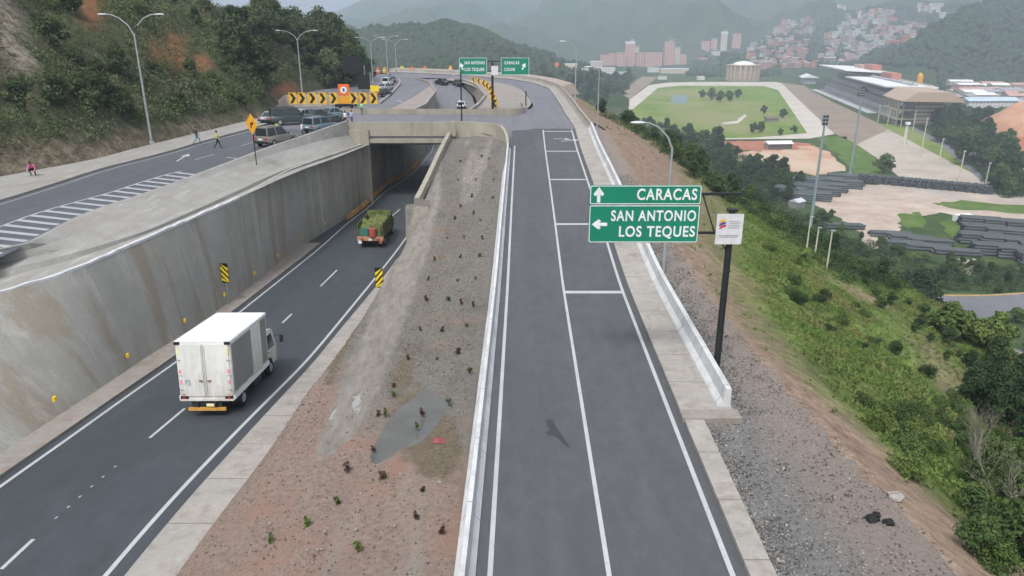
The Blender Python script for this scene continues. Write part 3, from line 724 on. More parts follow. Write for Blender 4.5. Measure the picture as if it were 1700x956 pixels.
gr = g.mix(g.mask(f2, 0.48, 0.62), gr, g.ramp(f1, [(0.3, (0.03, 0.05, 0.018)), (0.7, (0.10, 0.13, 0.04))]))
ea = g.ramp(f1, [(0.28, (0.11, 0.075, 0.055)), (0.5, (0.235, 0.17, 0.13)), (0.72, (0.36, 0.28, 0.22))])
ea = g.mix(g.mask(f2, 0.5, 0.7), ea, (0.27, 0.205, 0.15))
wd_ = g.ramp(f3, [(0.3, (0.016, 0.034, 0.014)), (0.5, (0.032, 0.058, 0.020)), (0.72, (0.07, 0.095, 0.035))])
wd_ = g.mix(g.mask(f4, 0.52, 0.66), wd_, g.ramp(f3, [(0.3, (0.03, 0.05, 0.02)), (0.7, (0.10, 0.085, 0.055))]))
wd_ = g.mix(.35, wd_, g.ramp(f2, [(0.35, (0.008, 0.018, 0.008)), (0.65, (0.075, 0.105, 0.04))]))
base = g.mix(sp3.outputs[2], g.mix(sp3.outputs[0], gr, ea), wd_)
g.col(base).bump(f2, 0.8, 1.0)
hills = tri_mesh('hills_terrain', V, F, g.m, smooth=True); hills['kind'] = 'structure'
ca = hills.data.color_attributes.new('cover', 'FLOAT_COLOR', 'POINT'); ca.data.foreach_set('color', col.ravel())

# ---- the steep vegetated hillside above the upper road
HFE = np.array([(float(XHF(D))-.1, D) for D in np.arange(-10, 196, 4.0)] + [(-40, 205), (-60, 222), (-110, 240)])
def Hleft(x, y):
    s, ey = seg_dist(x, y, HFE); s = -s
    cap = np.interp(y, [0, 70, 100, 125, 150, 175, 200, 222, 245], [62, 52, 44, 36, 29, 20, 12, 6, 1])
    n = fbm(x*.07, y*.05, 5, 41)-.5; n2 = fbm(x*.3, y*.22, 4, 44)-.5; gul = np.abs(fbm(x*.03, y*.09, 3, 47)-.5)
    sl = np.where(s < 4, s*1.2, 4.8+(s-4)*.92)
    f = cap*(1-np.exp(-np.clip(sl, 0, None)/cap*1.15))
    return zu(np.clip(ey, 0, 300))+.1 + f + (n*9 - gul*8)*np.clip(s/12, 0, 1) + n2*2.6*np.clip(s/3, 0, 1) + (fbm(x*.9, y*.7, 3, 49)-.5)*1.5*np.clip(s/2, 0, 1)*np.clip(1.4-s/14, 0, 1)
ys = np.arange(8, 262, 1.0); ss = np.concatenate([np.arange(0, 40, .8), np.arange(40, 150, 3.0)])
V = []
Yg, Sg = np.meshgrid(ys, ss, indexing='ij'); Xg = np.interp(Yg, HFE[:, 1], HFE[:, 0])-Sg
Zg = Hleft(Xg, Yg); Zg[:, 0] = zu(ys)-.1
V = np.stack([Xg, Yg, Zg], -1).reshape(-1, 3)
ni, nj = Xg.shape; idx = np.arange(ni*nj).reshape(ni, nj)
F = np.stack([idx[:-1, :-1], idx[:-1, 1:], idx[1:, 1:], idx[1:, :-1]], -1).reshape(-1, 4)
def pix(x, y, z):
    dz = z-HC; q = y*CP - dz*SP
    return 850 + FOC*x/q, 478 - FOC*(y*SP + dz*CP)/q
def left_bare(px, py, x, y):
    n = fbm(x*.2, y*.2, 4, 61)-.5
    def el(cx_, cy_, a, b_, th=0.0):
        c, s = math.cos(th), math.sin(th); dx, dy = px-cx_, py-cy_
        return np.clip(1.3 - np.hypot((dx*c+dy*s)/a, (-dx*s+dy*c)/b_) + n*1.6, 0, 1)
    rock = np.maximum(el(18, 60, 30, 75, -.25), el(30, 105, 32, 26)); rock = np.maximum(rock, el(5, 20, 20, 40))
    ora = np.maximum(el(285, 85, 36, 28, .5), el(150, 20, 20, 36, -.6)); ora = np.maximum(ora, el(330, 105, 18, 14)); ora = np.maximum(ora, el(475, 150, 30, 18, .2))
    foot = np.clip((py - np.interp(px, [0, 250, 450], [235, 200, 170]))/26 + n*1.8, 0, 1)*.9
    return rock, ora, foot
pxl, pyl = pix(V[:, 0], V[:, 1], V[:, 2])
rock, ora, foot = left_bare(pxl, pyl, V[:, 0], V[:, 1])
g = NB('cut_slope', 0.95, 0.08)
at = g.n('ShaderNodeAttribute'); at.attribute_name = 'cover'
sp3 = g.n('ShaderNodeSeparateColor'); g.l(at.outputs['Color'], sp3.inputs[0])
f1 = g.noise(1.1, 9, 0.8); f2 = g.noise(0.16, 6, 0.7)
veg = g.ramp(f1, [(0.3, (0.04, 0.05, 0.024)), (0.5, (0.085, 0.09, 0.05)), (0.7, (0.18, 0.16, 0.10))])
veg = g.mix(g.mask(f2, .45, .65), veg, g.ramp(f1, [(0.3, (0.03, 0.05, 0.02)), (0.7, (0.09, 0.11, 0.045))]))
base = g.mix(sp3.outputs[0], veg, g.ramp(f1, [(0.38, (0.05, 0.045, 0.035)), (0.5, (0.24, 0.21, 0.165)), (0.62, (0.44, 0.39, 0.32))]))  # bare rock: crevice shade put into the colour, dark in the bump hollows
base = g.mix(sp3.outputs[1], base, g.ramp(f1, [(0.3, (0.16, 0.07, 0.035)), (0.7, (0.36, 0.17, 0.09))]))
base = g.mix(sp3.outputs[2], base, g.ramp(f1, [(0.36, (0.06, 0.055, 0.035)), (0.5, (0.18, 0.15, 0.11)), (0.64, (0.36, 0.30, 0.235))]))
g.col(base).bump(f1, 0.9, 0.5)
ls = tri_mesh('hillside_terrain', V, F, g.m, smooth=True); ls['kind'] = 'structure'
ca = ls.data.color_attributes.new('cover', 'FLOAT_COLOR', 'POINT')
ca.data.foreach_set('color', np.stack([rock, ora, foot, np.ones_like(rock)], 1).astype(np.float32).ravel())

# ---- things laid on the valley floor
def patch(name, pts, zf, mat, offz=.05, jit=.0, n=6, kind='structure'):
    """flat patch of ground from an outline traced on the valley floor"""
    P = []
    rp = random.Random(len(pts)*7+int(pts[0][0]))
    for i in range(len(pts)):
        a, b_ = pts[i], pts[(i+1) % len(pts)]
        for k in range(n):
            t = k/n; q = gp(a[0]+(b_[0]-a[0])*t, a[1]+(b_[1]-a[1])*t, ZV); s = jit*q[1]/100
            P.append((q[0]+rp.uniform(-s, s), q[1]+rp.uniform(-s, s)*2, ZV+offz))
    return struct(tri_mesh(name, P, [tuple(range(len(P)))], mat))
def ground(name, c1, c2, c3, sc=.15, c4=None):
    b = NB(name, .95, .1); a = b.noise(sc, 8, .75); d = b.noise(sc*.15, 5, .6, (1, .5, 1))
    base = b.ramp(a, [(.3, c1), (.5, c2), (.7, c3)])
    if c4: base = b.mix(b.mask(d, .48, .6), base, c4)
    b.col(base); return b.m
GM = dict(
    field=ground('infield_grass', (.07, .135, .022), (.135, .205, .038), (.21, .26, .065), .05, (.22, .225, .10)),
    bright=ground('bright_grass', (.055, .10, .022), (.085, .145, .032), (.15, .18, .06), .14),
    sand=ground('track_sand', (.30, .26, .22), (.40, .35, .30), (.46, .41, .36), .05),
    pale=ground('pale_track', (.40, .36, .32), (.48, .44, .39), (.55, .50, .45), .05),
    brown=ground('brown_track', (.19, .15, .115), (.25, .20, .155), (.30, .24, .19), .05),
    yard=ground('yard_earth', (.30, .24, .20), (.42, .34, .285), (.52, .45, .39), .1, (.33, .31, .29)),
    ora=ground('orange_earth', (.32, .16, .10), (.45, .25, .16), (.52, .36, .26), .1, (.48, .38, .29)),
    redd=ground('red_earth', (.26, .10, .07), (.36, .15, .10), (.42, .20, .14), .1),
    lot=asphalt('parking_asphalt', (.15, .15, .17)))
patch('scrub_ground', [(940, 210), (960, 150), (1100, 122), (1300, 128), (1340, 140), (1720, 330), (2100, 420), (2100, 700), (1560, 620), (1300, 420), (1120, 300)], ZV, ground('valley_scrub', (.03, .055, .018), (.055, .085, .03), (.10, .12, .045), .12, (.045, .08, .025)), .02)
patch('brown_track', [(968, 196), (1066, 127), (1092, 128), (1004, 196)], ZV, GM['brown'], .06)
patch('pale_track', [(1000, 198), (1078, 141), (1110, 137), (1160, 136), (1290, 136), (1312, 142), (1388, 222), (1345, 230), (1150, 232), (1040, 220)], ZV, GM['pale'], .09)
patch('infield_grass', [(1022, 205), (1052, 180), (1092, 146), (1130, 142), (1270, 143), (1292, 150), (1340, 221), (1250, 229), (1130, 230), (1060, 222)], ZV, GM['field'], .13)
patch('home_straight', [(1296, 137), (1334, 142), (1380, 168), (1462, 206), (1475, 215), (1422, 240), (1385, 222)], ZV, GM['brown'], .10)
patch('sand_straight', [(1422, 240), (1475, 215), (1560, 255), (1645, 304), (1600, 318), (1500, 300), (1455, 262)], ZV, GM['sand'], .11)
patch('verge_grass', [(1462, 206), (1500, 206), (1560, 238), (1630, 296), (1645, 304), (1475, 215)], ZV, GM['field'], .12)
patch('service_road', [(1500, 206), (1508, 206), (1572, 240), (1640, 300), (1628, 300), (1560, 240)], ZV, GM['lot'], .16)
patch('bright_grass', [(1355, 228), (1400, 226), (1460, 265), (1480, 290), (1420, 292), (1390, 255)], ZV, GM['bright'], .10, .3)
patch('red_earth', [(1200, 234), (1285, 234), (1345, 238), (1340, 252), (1280, 252), (1205, 248)], ZV, GM['redd'], .10, .3)
patch('orange_earth', [(1215, 250), (1300, 252), (1345, 240), (1385, 258), (1408, 284), (1350, 292), (1270, 274), (1210, 264)], ZV, GM['ora'], .14, .5)
patch('yard_earth', [(1400, 312), (1460, 306), (1560, 312), (1640, 322), (1760, 330), (1760, 372), (1600, 362), (1560, 352), (1500, 362), (1490, 380), (1470, 400), (1480, 415), (1440, 412), (1420, 380), (1380, 356), (1350, 338)], ZV, GM['yard'], .10, .5)
patch('yard_earth', [(1580, 432), (1620, 430), (1625, 450), (1600, 460), (1580, 450)], ZV, GM['yard'], .12, .5)
patch('yard_grass', [(1550, 338), (1600, 334), (1760, 345), (1760, 356), (1600, 350)], ZV, GM['bright'], .14, .4)
patch('yard_grass', [(1488, 356), (1530, 354), (1540, 380), (1500, 378)], ZV, GM['bright'], .14, .4)
patch('yard_grass', [(1560, 366), (1640, 362), (1640, 400), (1580, 400)], ZV, GM['bright'], .14, .4)
patch('parking_lot', [(1470, 486), (1560, 492), (1760, 486), (1790, 520), (1720, 520), (1640, 532), (1590, 556), (1520, 548), (1480, 520)], ZV, GM['lot'], .10)
patch('lower_street', [(1560, 562), (1640, 572), (1790, 596), (1790, 606), (1690, 602), (1600, 586)], ZV, GM['lot'], .12)
patch('valley_road', [(1580, 248), (1604, 246), (1700, 280), (1720, 292), (1700, 306), (1660, 290)], ZV, GM['lot'], .16)
# ------------------------------------------------------------ vegetation
def leafmat(name, c, var=.45, dry=None, k=.3, rough=.8):
    b = NB(name, rough, .15)
    oi = b.n('ShaderNodeObjectInfo'); f = b.noise(.55, 3, .6); f2 = b.noise(6., 3, .7)
    lo = tuple(x*(1-var) for x in c); hi = tuple(x*(1+var) for x in c)
    base = b.mix(.5, b.ramp(f, [(.35, lo), (.65, hi)]), b.ramp(f2, [(.35, lo), (.65, hi)]))
    hv = b.n('ShaderNodeHueSaturation'); b.l(base, hv.inputs['Color'])
    m = b.n('ShaderNodeMapRange'); b.l(oi.outputs['Random'], m.inputs[0]); m.inputs[3].default_value = .75; m.inputs[4].default_value = 1.3; b.l(m.outputs[0], hv.inputs['Value'])
    m = b.n('ShaderNodeMapRange'); b.l(oi.outputs['Random'], m.inputs[0]); m.inputs[3].default_value = .515; m.inputs[4].default_value = .485; b.l(m.outputs[0], hv.inputs['Hue'])
    base = hv.outputs[0]
    if dry: base = b.mix(b.mask(b.noise(.13, 5, .7), .5, .66), base, dry)
    b.col(base); return b.m
LM = dict(dark=leafmat('dark_leaves', (.034, .060, .022), .55), mid=leafmat('mid_leaves', (.055, .092, .028), .55), light=leafmat('light_leaves', (.09, .135, .035), .5),
          scrub=leafmat('hillside_scrub_leaves', (.080, .112, .045), .5, (.14, .13, .08)), grassy=leafmat('slope_grass_blades', (.12, .18, .045), .45, (.21, .20, .08)),
          hillt=leafmat('hill_tree_leaves', (.062, .088, .036), .55), rustl=leafmat('rusty_leaves', (.075, .048, .035)), dry=leafmat('dry_twigs', (.24, .22, .18)))
def leaves(cen, rad, per, size, seed=0, flat=.7, shell=.55, up=.0, elong=1.0):
    """many small leaf-sized quads spread through balls: cen (N,3), rad (N,)"""
    r = np.random.RandomState(seed); N = len(cen)*per
    c = np.repeat(np.asarray(cen, float), per, 0); ra = np.repeat(np.asarray(rad, float), per)
    d = r.normal(size=(N, 3)); d /= np.linalg.norm(d, axis=1)[:, None]
    t = shell + (1-shell)*r.rand(N)**.6; t = t*(.8+.35*r.rand(N))
    p = c + d*(ra*t)[:, None]*np.array([1, 1, flat])
    n = d + r.normal(size=(N, 3))*.75; n[:, 2] += .25; n /= np.linalg.norm(n, axis=1)[:, None]
    a = np.cross(n, r.normal(size=(N, 3))); a /= np.linalg.norm(a, axis=1)[:, None]
    if up: a[:, 2] += up; a /= np.linalg.norm(a, axis=1)[:, None]
    b_ = np.cross(n, a); s = (size*(.55+.9*r.rand(N)))[:, None] if np.isscalar(size) else (np.repeat(size, per)*(.55+.9*r.rand(N)))[:, None]
    V = np.stack([p - a*s*elong, p + b_*s*.55, p + a*s*elong, p - b_*s*.55], 1).reshape(-1, 3)
    F = np.arange(N*4).reshape(N, 4); return V, F
def join(*parts):
    V = []; F = []; n = 0
    for v, f in parts: V.append(v); F.append(f+n); n += len(v)
    return np.concatenate(V), np.concatenate(F)
# tree kinds: crown of many leaves in uneven lobes, trunk with limbs
def make_tree(seed, name, leaf, h=8.0, w=3.2, lobes=11, per=190, size=.34, low=.28, label='', cat='tree', group=None):
    r = np.random.RandomState(seed)
    t = thing(name, label, cat, (0, 0, 0), 0, group)
    cen = []; rad = []
    for i in range(lobes):
        z = h*(low + (1-low)*(.12+.8*r.rand())); k = math.sin(math.pi*min(1, max(.12, (z/h-low)/(1-low)*.8+.18)))
        a = r.rand()*6.283; d = w*k*(.25+.6*r.rand())
        cen.append((math.cos(a)*d, math.sin(a)*d, z)); rad.append(w*(.30+.26*r.rand()))
    cen.append((0, 0, h*.62)); rad.append(w*.6)
    cr = tri_mesh('crown', *leaves(cen, rad, per, size, seed, .78), LM[leaf], t)
    m = MB(); m.tube([(0, 0, -.6), (w*.03, 0, h*.2), (0, w*.04, h*.45), (w*.05, 0, h*.75)], [h*.026, h*.021, h*.015, h*.006], 7)
    for c_ in cen[:7]: m.tube([(0, 0, h*(.2+.18*r.rand())), (c_[0]*.5, c_[1]*.5, c_[2]*.75), (c_[0]*.9, c_[1]*.9, c_[2])], [h*.012, h*.008, h*.003], 5, False)
    m.build('trunk', M['bark'], t)
    return t
GT = 'trees on the valley floor beside the racecourse'
KINDS = {
 'dark': [make_tree(i, 'broadleaf_tree', 'dark', 8.5, 3.7, 12, 200, .36, .2, 'dark green rounded tree in the wooded belt under the slope', 'tree', 'dark trees in the wooded belt') for i in (1, 2)],
 'mid': [make_tree(i, 'broadleaf_tree', 'mid', 7.0, 3.3, 11, 190, .34, .18, 'mid green bushy tree in the wooded belt under the slope', 'tree', 'mid green trees in the wooded belt') for i in (3, 4)],
 'light': [make_tree(i, 'broadleaf_tree', 'light', 5.5, 3.0, 9, 170, .32, .12, 'pale green low tree in the wooded belt under the slope', 'tree', 'pale green trees in the wooded belt') for i in (5, 6)],
}
used = set()
def put_tree(kind, p, s=1.0, rz=None, label=None, group=None, cat=None, name=None):
    k = random.choice(KINDS[kind])
    if k.name not in used: used.add(k.name); o = k
    else: o = copy_tree(k)
    o.location = p; o.rotation_euler = (0, 0, random.uniform(0, 6.28) if rz is None else rz); o.scale = (s*random.uniform(.85, 1.15), s*random.uniform(.85, 1.15), s*random.uniform(.85, 1.15))
    if label: o['label'] = label
    if group: o['group'] = group
    elif label and 'group' in o: del o['group']
    if cat: o['category'] = cat
    return o
# which grid cells of the terrain the picture sees
q = (Y*CP - (Z-HC)*SP); PX = 850 + FOC*X/q; PY = 478 - FOC*(Y*SP + (Z-HC)*CP)/q
PYm = np.where((s_ > 1) & (q > 1), PY, 1e9)
run = np.minimum.accumulate(PYm, 0); VIS = np.zeros_like(PY, bool); VIS[1:] = (PYm[1:] < run[:-1]) & (s_[1:] > 1.5)
dA = np.zeros_like(PY); dA[:-1, :-1] = np.abs(PX[:-1, 1:]-PX[:-1, :-1])*np.abs(PY[1:, :-1]-PY[:-1, :-1])
def inpoly(px, py, poly):
    r = np.zeros(px.shape, bool); n = len(poly)
    for i in range(n):
        x1, y1 = poly[i]; x2, y2 = poly[(i+1) % n]
        if y1 == y2: continue
        r ^= ((y1 > py) != (y2 > py)) & (px < (x2-x1)*(py-y1)/(y2-y1)+x1)
    return r
def scatter(poly, n, seed, jitter=1.0, mind=0):
    m = VIS & inpoly(PX, PY, poly); wts = (dA*m).ravel(); r = np.random.RandomState(seed)
    if wts.sum() <= 0: return []
    out = []; i_ = r.choice(len(wts), size=n*(4 if mind else 1), p=wts/wts.sum())
    for i in i_:
        x, y = X.ravel()[i], Y.ravel()[i]; x += r.uniform(-1, 1)*jitter; y += r.uniform(-1, 1)*jitter
        if mind and any((x-a[0])**2+(y-a[1])**2 < mind*mind for a in out): continue
        out.append((x, y, 0))
        if len(out) >= n: break
    P = np.array(out); z = Hgt(P[:, 0], P[:, 1]); return [(a, b_, c_) for (a, b_, _), c_ in zip(out, z)]
# belt of trees below the slope
belt = [(1000, 192), (1030, 196), (1110, 214), (1190, 226), (1200, 250), (1290, 282), (1330, 300), (1300, 340), (1210, 335), (1150, 292), (1070, 232)]
ds_ = lambda p, a=.3: float(np.interp(p[1], [60, 130, 220, 380], [a, a+.08, .62, 1.0]))
for i, p in enumerate(scatter(belt, 100, 5, 1.5, 2.4)): put_tree('dark' if i % 3 else 'mid', p, random.uniform(.7, 1.1)*ds_(p))
belt2 = [(1310, 360), (1420, 360), (1440, 400), (1560, 440), (1700, 440), (1710, 484), (1560, 484), (1460, 480), (1390, 440)]
for i, p in enumerate(scatter(belt2, 52, 6, 2, 2.6)): put_tree(('light', 'mid', 'mid', 'dark')[i % 4], p, random.uniform(.4, .78)*min(1, ds_(p, .4)*1.15), label=('pale', 'mid', 'mid', 'dark')[i % 4]+' green low tree between the pipe yard and the parking area', group=('pale', 'mid', 'mid', 'dark')[i % 4]+' trees by the pipe yard')
belt3 = [(1420, 172), (1460, 160), (1530, 176), (1590, 190), (1680, 230), (1705, 330), (1660, 330), (1580, 246), (1500, 200)]
for i, p in enumerate(scatter(belt3, 62, 7, 4, 6)): put_tree('dark' if i % 2 else 'mid', p, random.uniform(1.1, 1.7), label=('mid', 'dark')[i % 2]+' green tree between the racetrack and the far district', group=('mid', 'dark')[i % 2]+' green trees beyond the racetrack')
belt4 = [(880, 134), (1060, 132), (1040, 150), (990, 190), (960, 170), (905, 150)]
for i, p in enumerate([q for q in scatter(belt4, 160, 8, 4, 5) if q[1] > 420][:44]): put_tree('dark' if i % 2 else 'mid', p, random.uniform(1., 1.7), label=('mid', 'dark')[i % 2]+' green tree in the valley behind the ramp curve', group=('mid', 'dark')[i % 2]+' green trees behind the ramp curve')
for i, (a, b_, s) in enumerate(((1180, 166, 1.6), (1195, 170, 1.6), (1210, 168, 1.5), (1225, 163, 1.4), (1165, 163, 1.3), (1250, 222, 1.0), (1262, 220, .9), (1300, 196, 1.1), (1318, 222, .8), (1295, 225, .7), (1268, 190, 1.0))):
    p = gp(a, b_, ZV); put_tree('mid', p, s, label='round green tree standing on the racecourse infield', group='trees on the racecourse infield')
put_tree('dark', gp(1521, 524, ZV), 1.25, label='large dark green tree on the rounded traffic island by the parking area')
put_tree('mid', gp(1466, 288, ZV), 1.3, label='single green tree beside the start of the pale sand straight')
for i, p in enumerate(scatter([(1570, 560), (1710, 520), (1720, 560), (1720, 600), (1640, 590)], 12, 9, 1, 2)): put_tree('light', p, random.uniform(.4, .65), label='pale green bushy tree between the parking area and the lower street', group='pale trees by the lower street')
# shrubs on the valley-side slope
def make_shrub(seed, leaf, label, group):
    r = np.random.RandomState(seed); t = thing('shrub', label, 'shrub', group=group)
    cen = [(r.uniform(-.8, .8), r.uniform(-.8, .8), r.uniform(.3, 1.2)) for _ in range(9)]; rad = [r.uniform(.35, .7) for _ in cen]
    tri_mesh('foliage', *leaves(cen, rad, 300, .07, seed, .85), LM[leaf], t)
    m = MB()
    for c_ in cen[:6]: m.tube([(0, 0, -.2), (c_[0]*.5, c_[1]*.5, c_[2]*.5), c_], [.04, .025, .01], 5, False)
    m.build('stem', M['bark'], t); return t
KINDS['sh_mid'] = [make_shrub(21, 'mid', 'mid green shrub on the grassy slope below the ramp', 'mid green shrubs on the slope'), make_shrub(22, 'mid', 'mid green shrub on the grassy slope below the ramp', 'mid green shrubs on the slope')]
KINDS['sh_dark'] = [make_shrub(23, 'dark', 'dark green shrub on the slope below the ramp', 'dark green shrubs on the slope'), make_shrub(24, 'dark', 'dark green shrub on the slope below the ramp', 'dark green shrubs on the slope')]
KINDS['sh_light'] = [make_shrub(25, 'light', 'yellowish green shrub on the slope below the ramp', 'yellowish green shrubs on the slope')]
def slope_pts(poly, n, seed, mind): return scatter(poly, n, seed, .3, mind)
for i, p in enumerate(slope_pts([(1350, 560), (1480, 640), (1560, 720), (1600, 800), (1640, 956), (1720, 956), (1720, 560), (1640, 620), (1560, 680)], 60, 31, .9)): put_tree(('sh_mid', 'sh_light', 'sh_dark', 'sh_mid', 'sh_light')[i % 5], p, random.uniform(.25, .75))
for i, p in enumerate(slope_pts([(1420, 660), (1530, 670), (1560, 760), (1480, 810), (1420, 740)], 12, 32, .9)): put_tree(('sh_mid', 'sh_light')[i % 2], p, random.uniform(.4, .8))
for i, p in enumerate(slope_pts([(1240, 370), (1350, 440), (1560, 640), (1440, 600), (1330, 520)], 20, 33, 1.4)): put_tree(('sh_mid', 'sh_light', 'sh_dark')[i % 3], p, random.uniform(.25, .7))
for i, p in enumerate(slope_pts([(1270, 620), (1340, 650), (1350, 690), (1290, 660)], 7, 34, .8)): put_tree('sh_mid', p, random.uniform(.4, .8))
for i, p in enumerate(slope_pts([(1600, 600), (1720, 600), (1720, 780), (1660, 740), (1610, 680)], 24, 35, 1.6)): put_tree('dark', p, random.uniform(.22, .38), label='dark green small tree at the foot of the ramp slope', group='dark trees at the foot of the ramp slope')
for i, p in enumerate(slope_pts([(1560, 820), (1720, 700), (1720, 956), (1640, 956)], 18, 36, 1.4)): put_tree('mid', p, random.uniform(.14, .26), label='bushy green sapling low on the slope near the road', group='bushy saplings low on the slope')
for i, p in enumerate(slope_pts([(1400, 430), (1470, 470), (1660, 600), (1560, 600), (1440, 500)], 26, 37, 1.6)): put_tree('mid' if i % 2 else 'dark', p, random.uniform(.10, .22), label=('dark', 'mid')[i % 2]+' green thicket tree along the lower edge of the slope', group=('dark', 'mid')[i % 2]+' thicket trees along the slope edge')
# thicket massed between the trees
tp = []
for poly_, n_, sd_ in ((belt, 1500, 81), (belt2, 1100, 82), (belt3, 900, 83), ([(1180, 300), (1320, 350), (1400, 440), (1480, 480), (1400, 470), (1300, 390), (1200, 330)], 500, 84), ([(1660, 600), (1720, 600), (1720, 956), (1640, 956), (1620, 800)], 260, 85)):
    tp += scatter(poly_, n_, sd_, 1.0)
tp = np.array([p for p in tp if not (1375 < pix(*p)[0] < 1470 and 300 < pix(*p)[1] < 400)]); tr_ = np.random.RandomState(8).uniform(.6, 1.2, len(tp))*np.interp(tp[:, 1], [30, 100, 200, 400], [.45, .8, 1.3, 2.4])
tp[:, 2] += tr_*.4
for a_, (nm_, lf_) in enumerate((('dark', 'dark'), ('mid', 'mid'))):
    k_ = (np.arange(len(tp)) % 5 < 3) == (a_ == 0)
    V, F = leaves(tp[k_], tr_[k_], 60, tr_[k_]*.13, 9+a_, .8, .3)
    tag(tri_mesh('valley_undergrowth', V, F, LM[lf_]), nm_+' green undergrowth massed between the trees under the slope', 'undergrowth', kind='stuff')
# loose stones and pebbles of the gravel, far too many to count
def pebbles(P, rad, seed):
    v4 = np.array([(1, 0, -.4), (-.5, .87, -.4), (-.5, -.87, -.4), (.1, 0, .7), (.5, .5, .2), (-.4, .1, .5)]); f4 = np.array([(0, 4, 3), (4, 1, 3), (1, 5, 3), (1, 2, 5), (2, 3, 5), (2, 0, 3), (0, 1, 4), (0, 2, 1)])
    r = np.random.RandomState(seed); n = len(P); j = v4[None]*r.uniform(.7, 1.3, (n, 6, 1)); a = r.uniform(0, 6.28, n); c_, s = np.cos(a), np.sin(a)
    j = np.stack([j[..., 0]*c_[:, None]-j[..., 1]*s[:, None], j[..., 0]*s[:, None]+j[..., 1]*c_[:, None], j[..., 2]], -1)
    return (j*rad[:, None, None]+P[:, None, :]).reshape(-1, 3), (f4[None]+(np.arange(n)*6)[:, None, None]).reshape(-1, 3)
def pebmat(name, a, b2, c2):
    b = NB(name, .85, .2); n_ = b.noise(9.0, 1, .3); b.col(b.ramp(n_, [(.36, a), (.5, b2), (.64, c2)])); return b.m
r_ = np.random.RandomState(123); n_ = 16000
D_ = 14+58*r_.rand(n_)**1.5; u_ = r_.rand(n_)**2.4; xa_ = np.array([XRB(d)+(.9 if d < END else 2.6) for d in D_]); xc_ = np.array([crest(d)+.2 for d in D_]); x_ = xa_+(xc_-xa_)*u_
P_ = np.stack([x_, D_, np.array([zr(d) for d in D_])-.03], 1); V, F = pebbles(P_, r_.uniform(.018, .055, n_)*np.where(r_.rand(n_) < .06, 1.8, 1), 4)
tag(tri_mesh('shoulder_gravel', V, F, pebmat('pebble_grey', (.07, .07, .068), (.155, .15, .145), (.33, .32, .30))), 'grey gravel stones covering the shoulder beside the ramp', 'gravel', kind='stuff')
n_ = 20000; D_ = 14+70*r_.rand(n_)**1.3; u_ = .03+.94*r_.rand(n_); xa_ = np.array([XSR(d) if d < 62 else -7.4 for d in D_]); xc_ = np.array([XRA(d)-.8 for d in D_]); x_ = xa_+(xc_-xa_)*u_
ok_ = (np.hypot((x_-pud[0])/1.5, (D_-pud[1])/4) > 1) & ((D_ > 26) | (r_.rand(n_) < .35)) & (u_ > np.interp(D_, [24, 30, 60, 70], [0, .3, .3, 0])*r_.rand(n_)); x_, D_ = x_[ok_], D_[ok_]
from mathutils.bvhtree import BVHTree
mgo = bpy.data.objects['median_ground']; bt_ = BVHTree.FromPolygons([v.co[:] for v in mgo.data.vertices], [p.vertices[:] for p in mgo.data.polygons])
z_ = np.array([(lambda h_: h_[0].z if h_[0] else -99)(bt_.ray_cast(Vector((a_, b2_, 40)), Vector((0, 0, -1)))) for a_, b2_ in zip(x_, D_)]); k_ = z_ > -50
P_ = np.stack([x_, D_, z_+.01], 1)[k_]
qx_, qy_ = pix(P_[:, 0], P_[:, 1], P_[:, 2]); cm_ = np.interp(qy_, [330, 400, 500, 600, 700, 780], [712, 690, 655, 612, 575, 520]); P_ = P_[~((np.abs(qx_-cm_) < np.interp(qy_, [330, 500, 700, 780], [22, 36, 36, 16])) & (qy_ < 780) & (r_.rand(len(P_)) < .9))]
V, F = pebbles(P_, r_.uniform(.018, .055, len(P_)), 5)
tag(tri_mesh('median_gravel', V, F, pebmat('pebble_brownish', (.06, .055, .048), (.14, .125, .105), (.27, .245, .215))), 'brownish grey gravel stones strewn over the median between the roads', 'gravel', kind='stuff')
# bare tree
def bare_tree(px, py, H, label, seed):
    p = hit(px, py); t = thing('bare_tree', label, 'tree', p); m = MB(); r = random.Random(seed)
    def br(a, d, L, rad, k):
        b_ = a + d*L; m.tube([a, (a+b_)/2+Vector((r.uniform(-.05, .05), r.uniform(-.05, .05), 0))*L, b_], [rad, rad*.8, rad*.55], 5, False)
        if k:
            for _ in range(3): br(a+d*L*r.uniform(.5, 1), (d+Vector((r.uniform(-.8, .8), r.uniform(-.8, .8), r.uniform(-.1, .5)))).normalized(), L*r.uniform(.55, .8), rad*.55, k-1)
    for _ in range(3): br(Vector((0, 0, -.3)), Vector((r.uniform(-.45, .45), r.uniform(-.3, .3), 1)).normalized(), H*.4, .05, 4)
    m.build('branches', LM['dry'], t)
bare_tree(1625, 800, 4.6, 'pale bare leafless tree rising from the green slope', 3)
bare_tree(1660, 850, 3.4, 'smaller pale leafless tree below the taller bare one', 8)
# grass of the slope and its verge
r = np.random.RandomState(77)
gy = r.uniform(13, 120, 110000)**1.0; gx0 = np.interp(gy, EDGE[:, 1][:12], EDGE[:, 0][:12]); sg = r.uniform(.6, 46, 110000)
gx = gx0+sg
den = np.clip((fbm(gx*.09, gy*.06, 5, 21) < .56)*1.0, .12, 1)*np.clip((sg - np.interp(gy, [0, 25, 45, 70, 95], [1.5, 2.5, 4, 9, 14]))/4, 0.02, 1)
keep = r.rand(110000) < den*np.interp(gy, [13, 40, 90, 135], [1, .9, .5, .3])
gx, gy = gx[keep], gy[keep]; gzv = Hgt(gx, gy)
V, F = leaves(np.stack([gx, gy, gzv+.12], 1), r.uniform(.10, .30, len(gx)), 6, .075, 5, .5, .1, .9, 1.7)
tag(tri_mesh('slope_grass', V, F, LM['grassy']), 'green and straw coloured grass growing down the slope below the ramp', 'grass', kind='stuff')
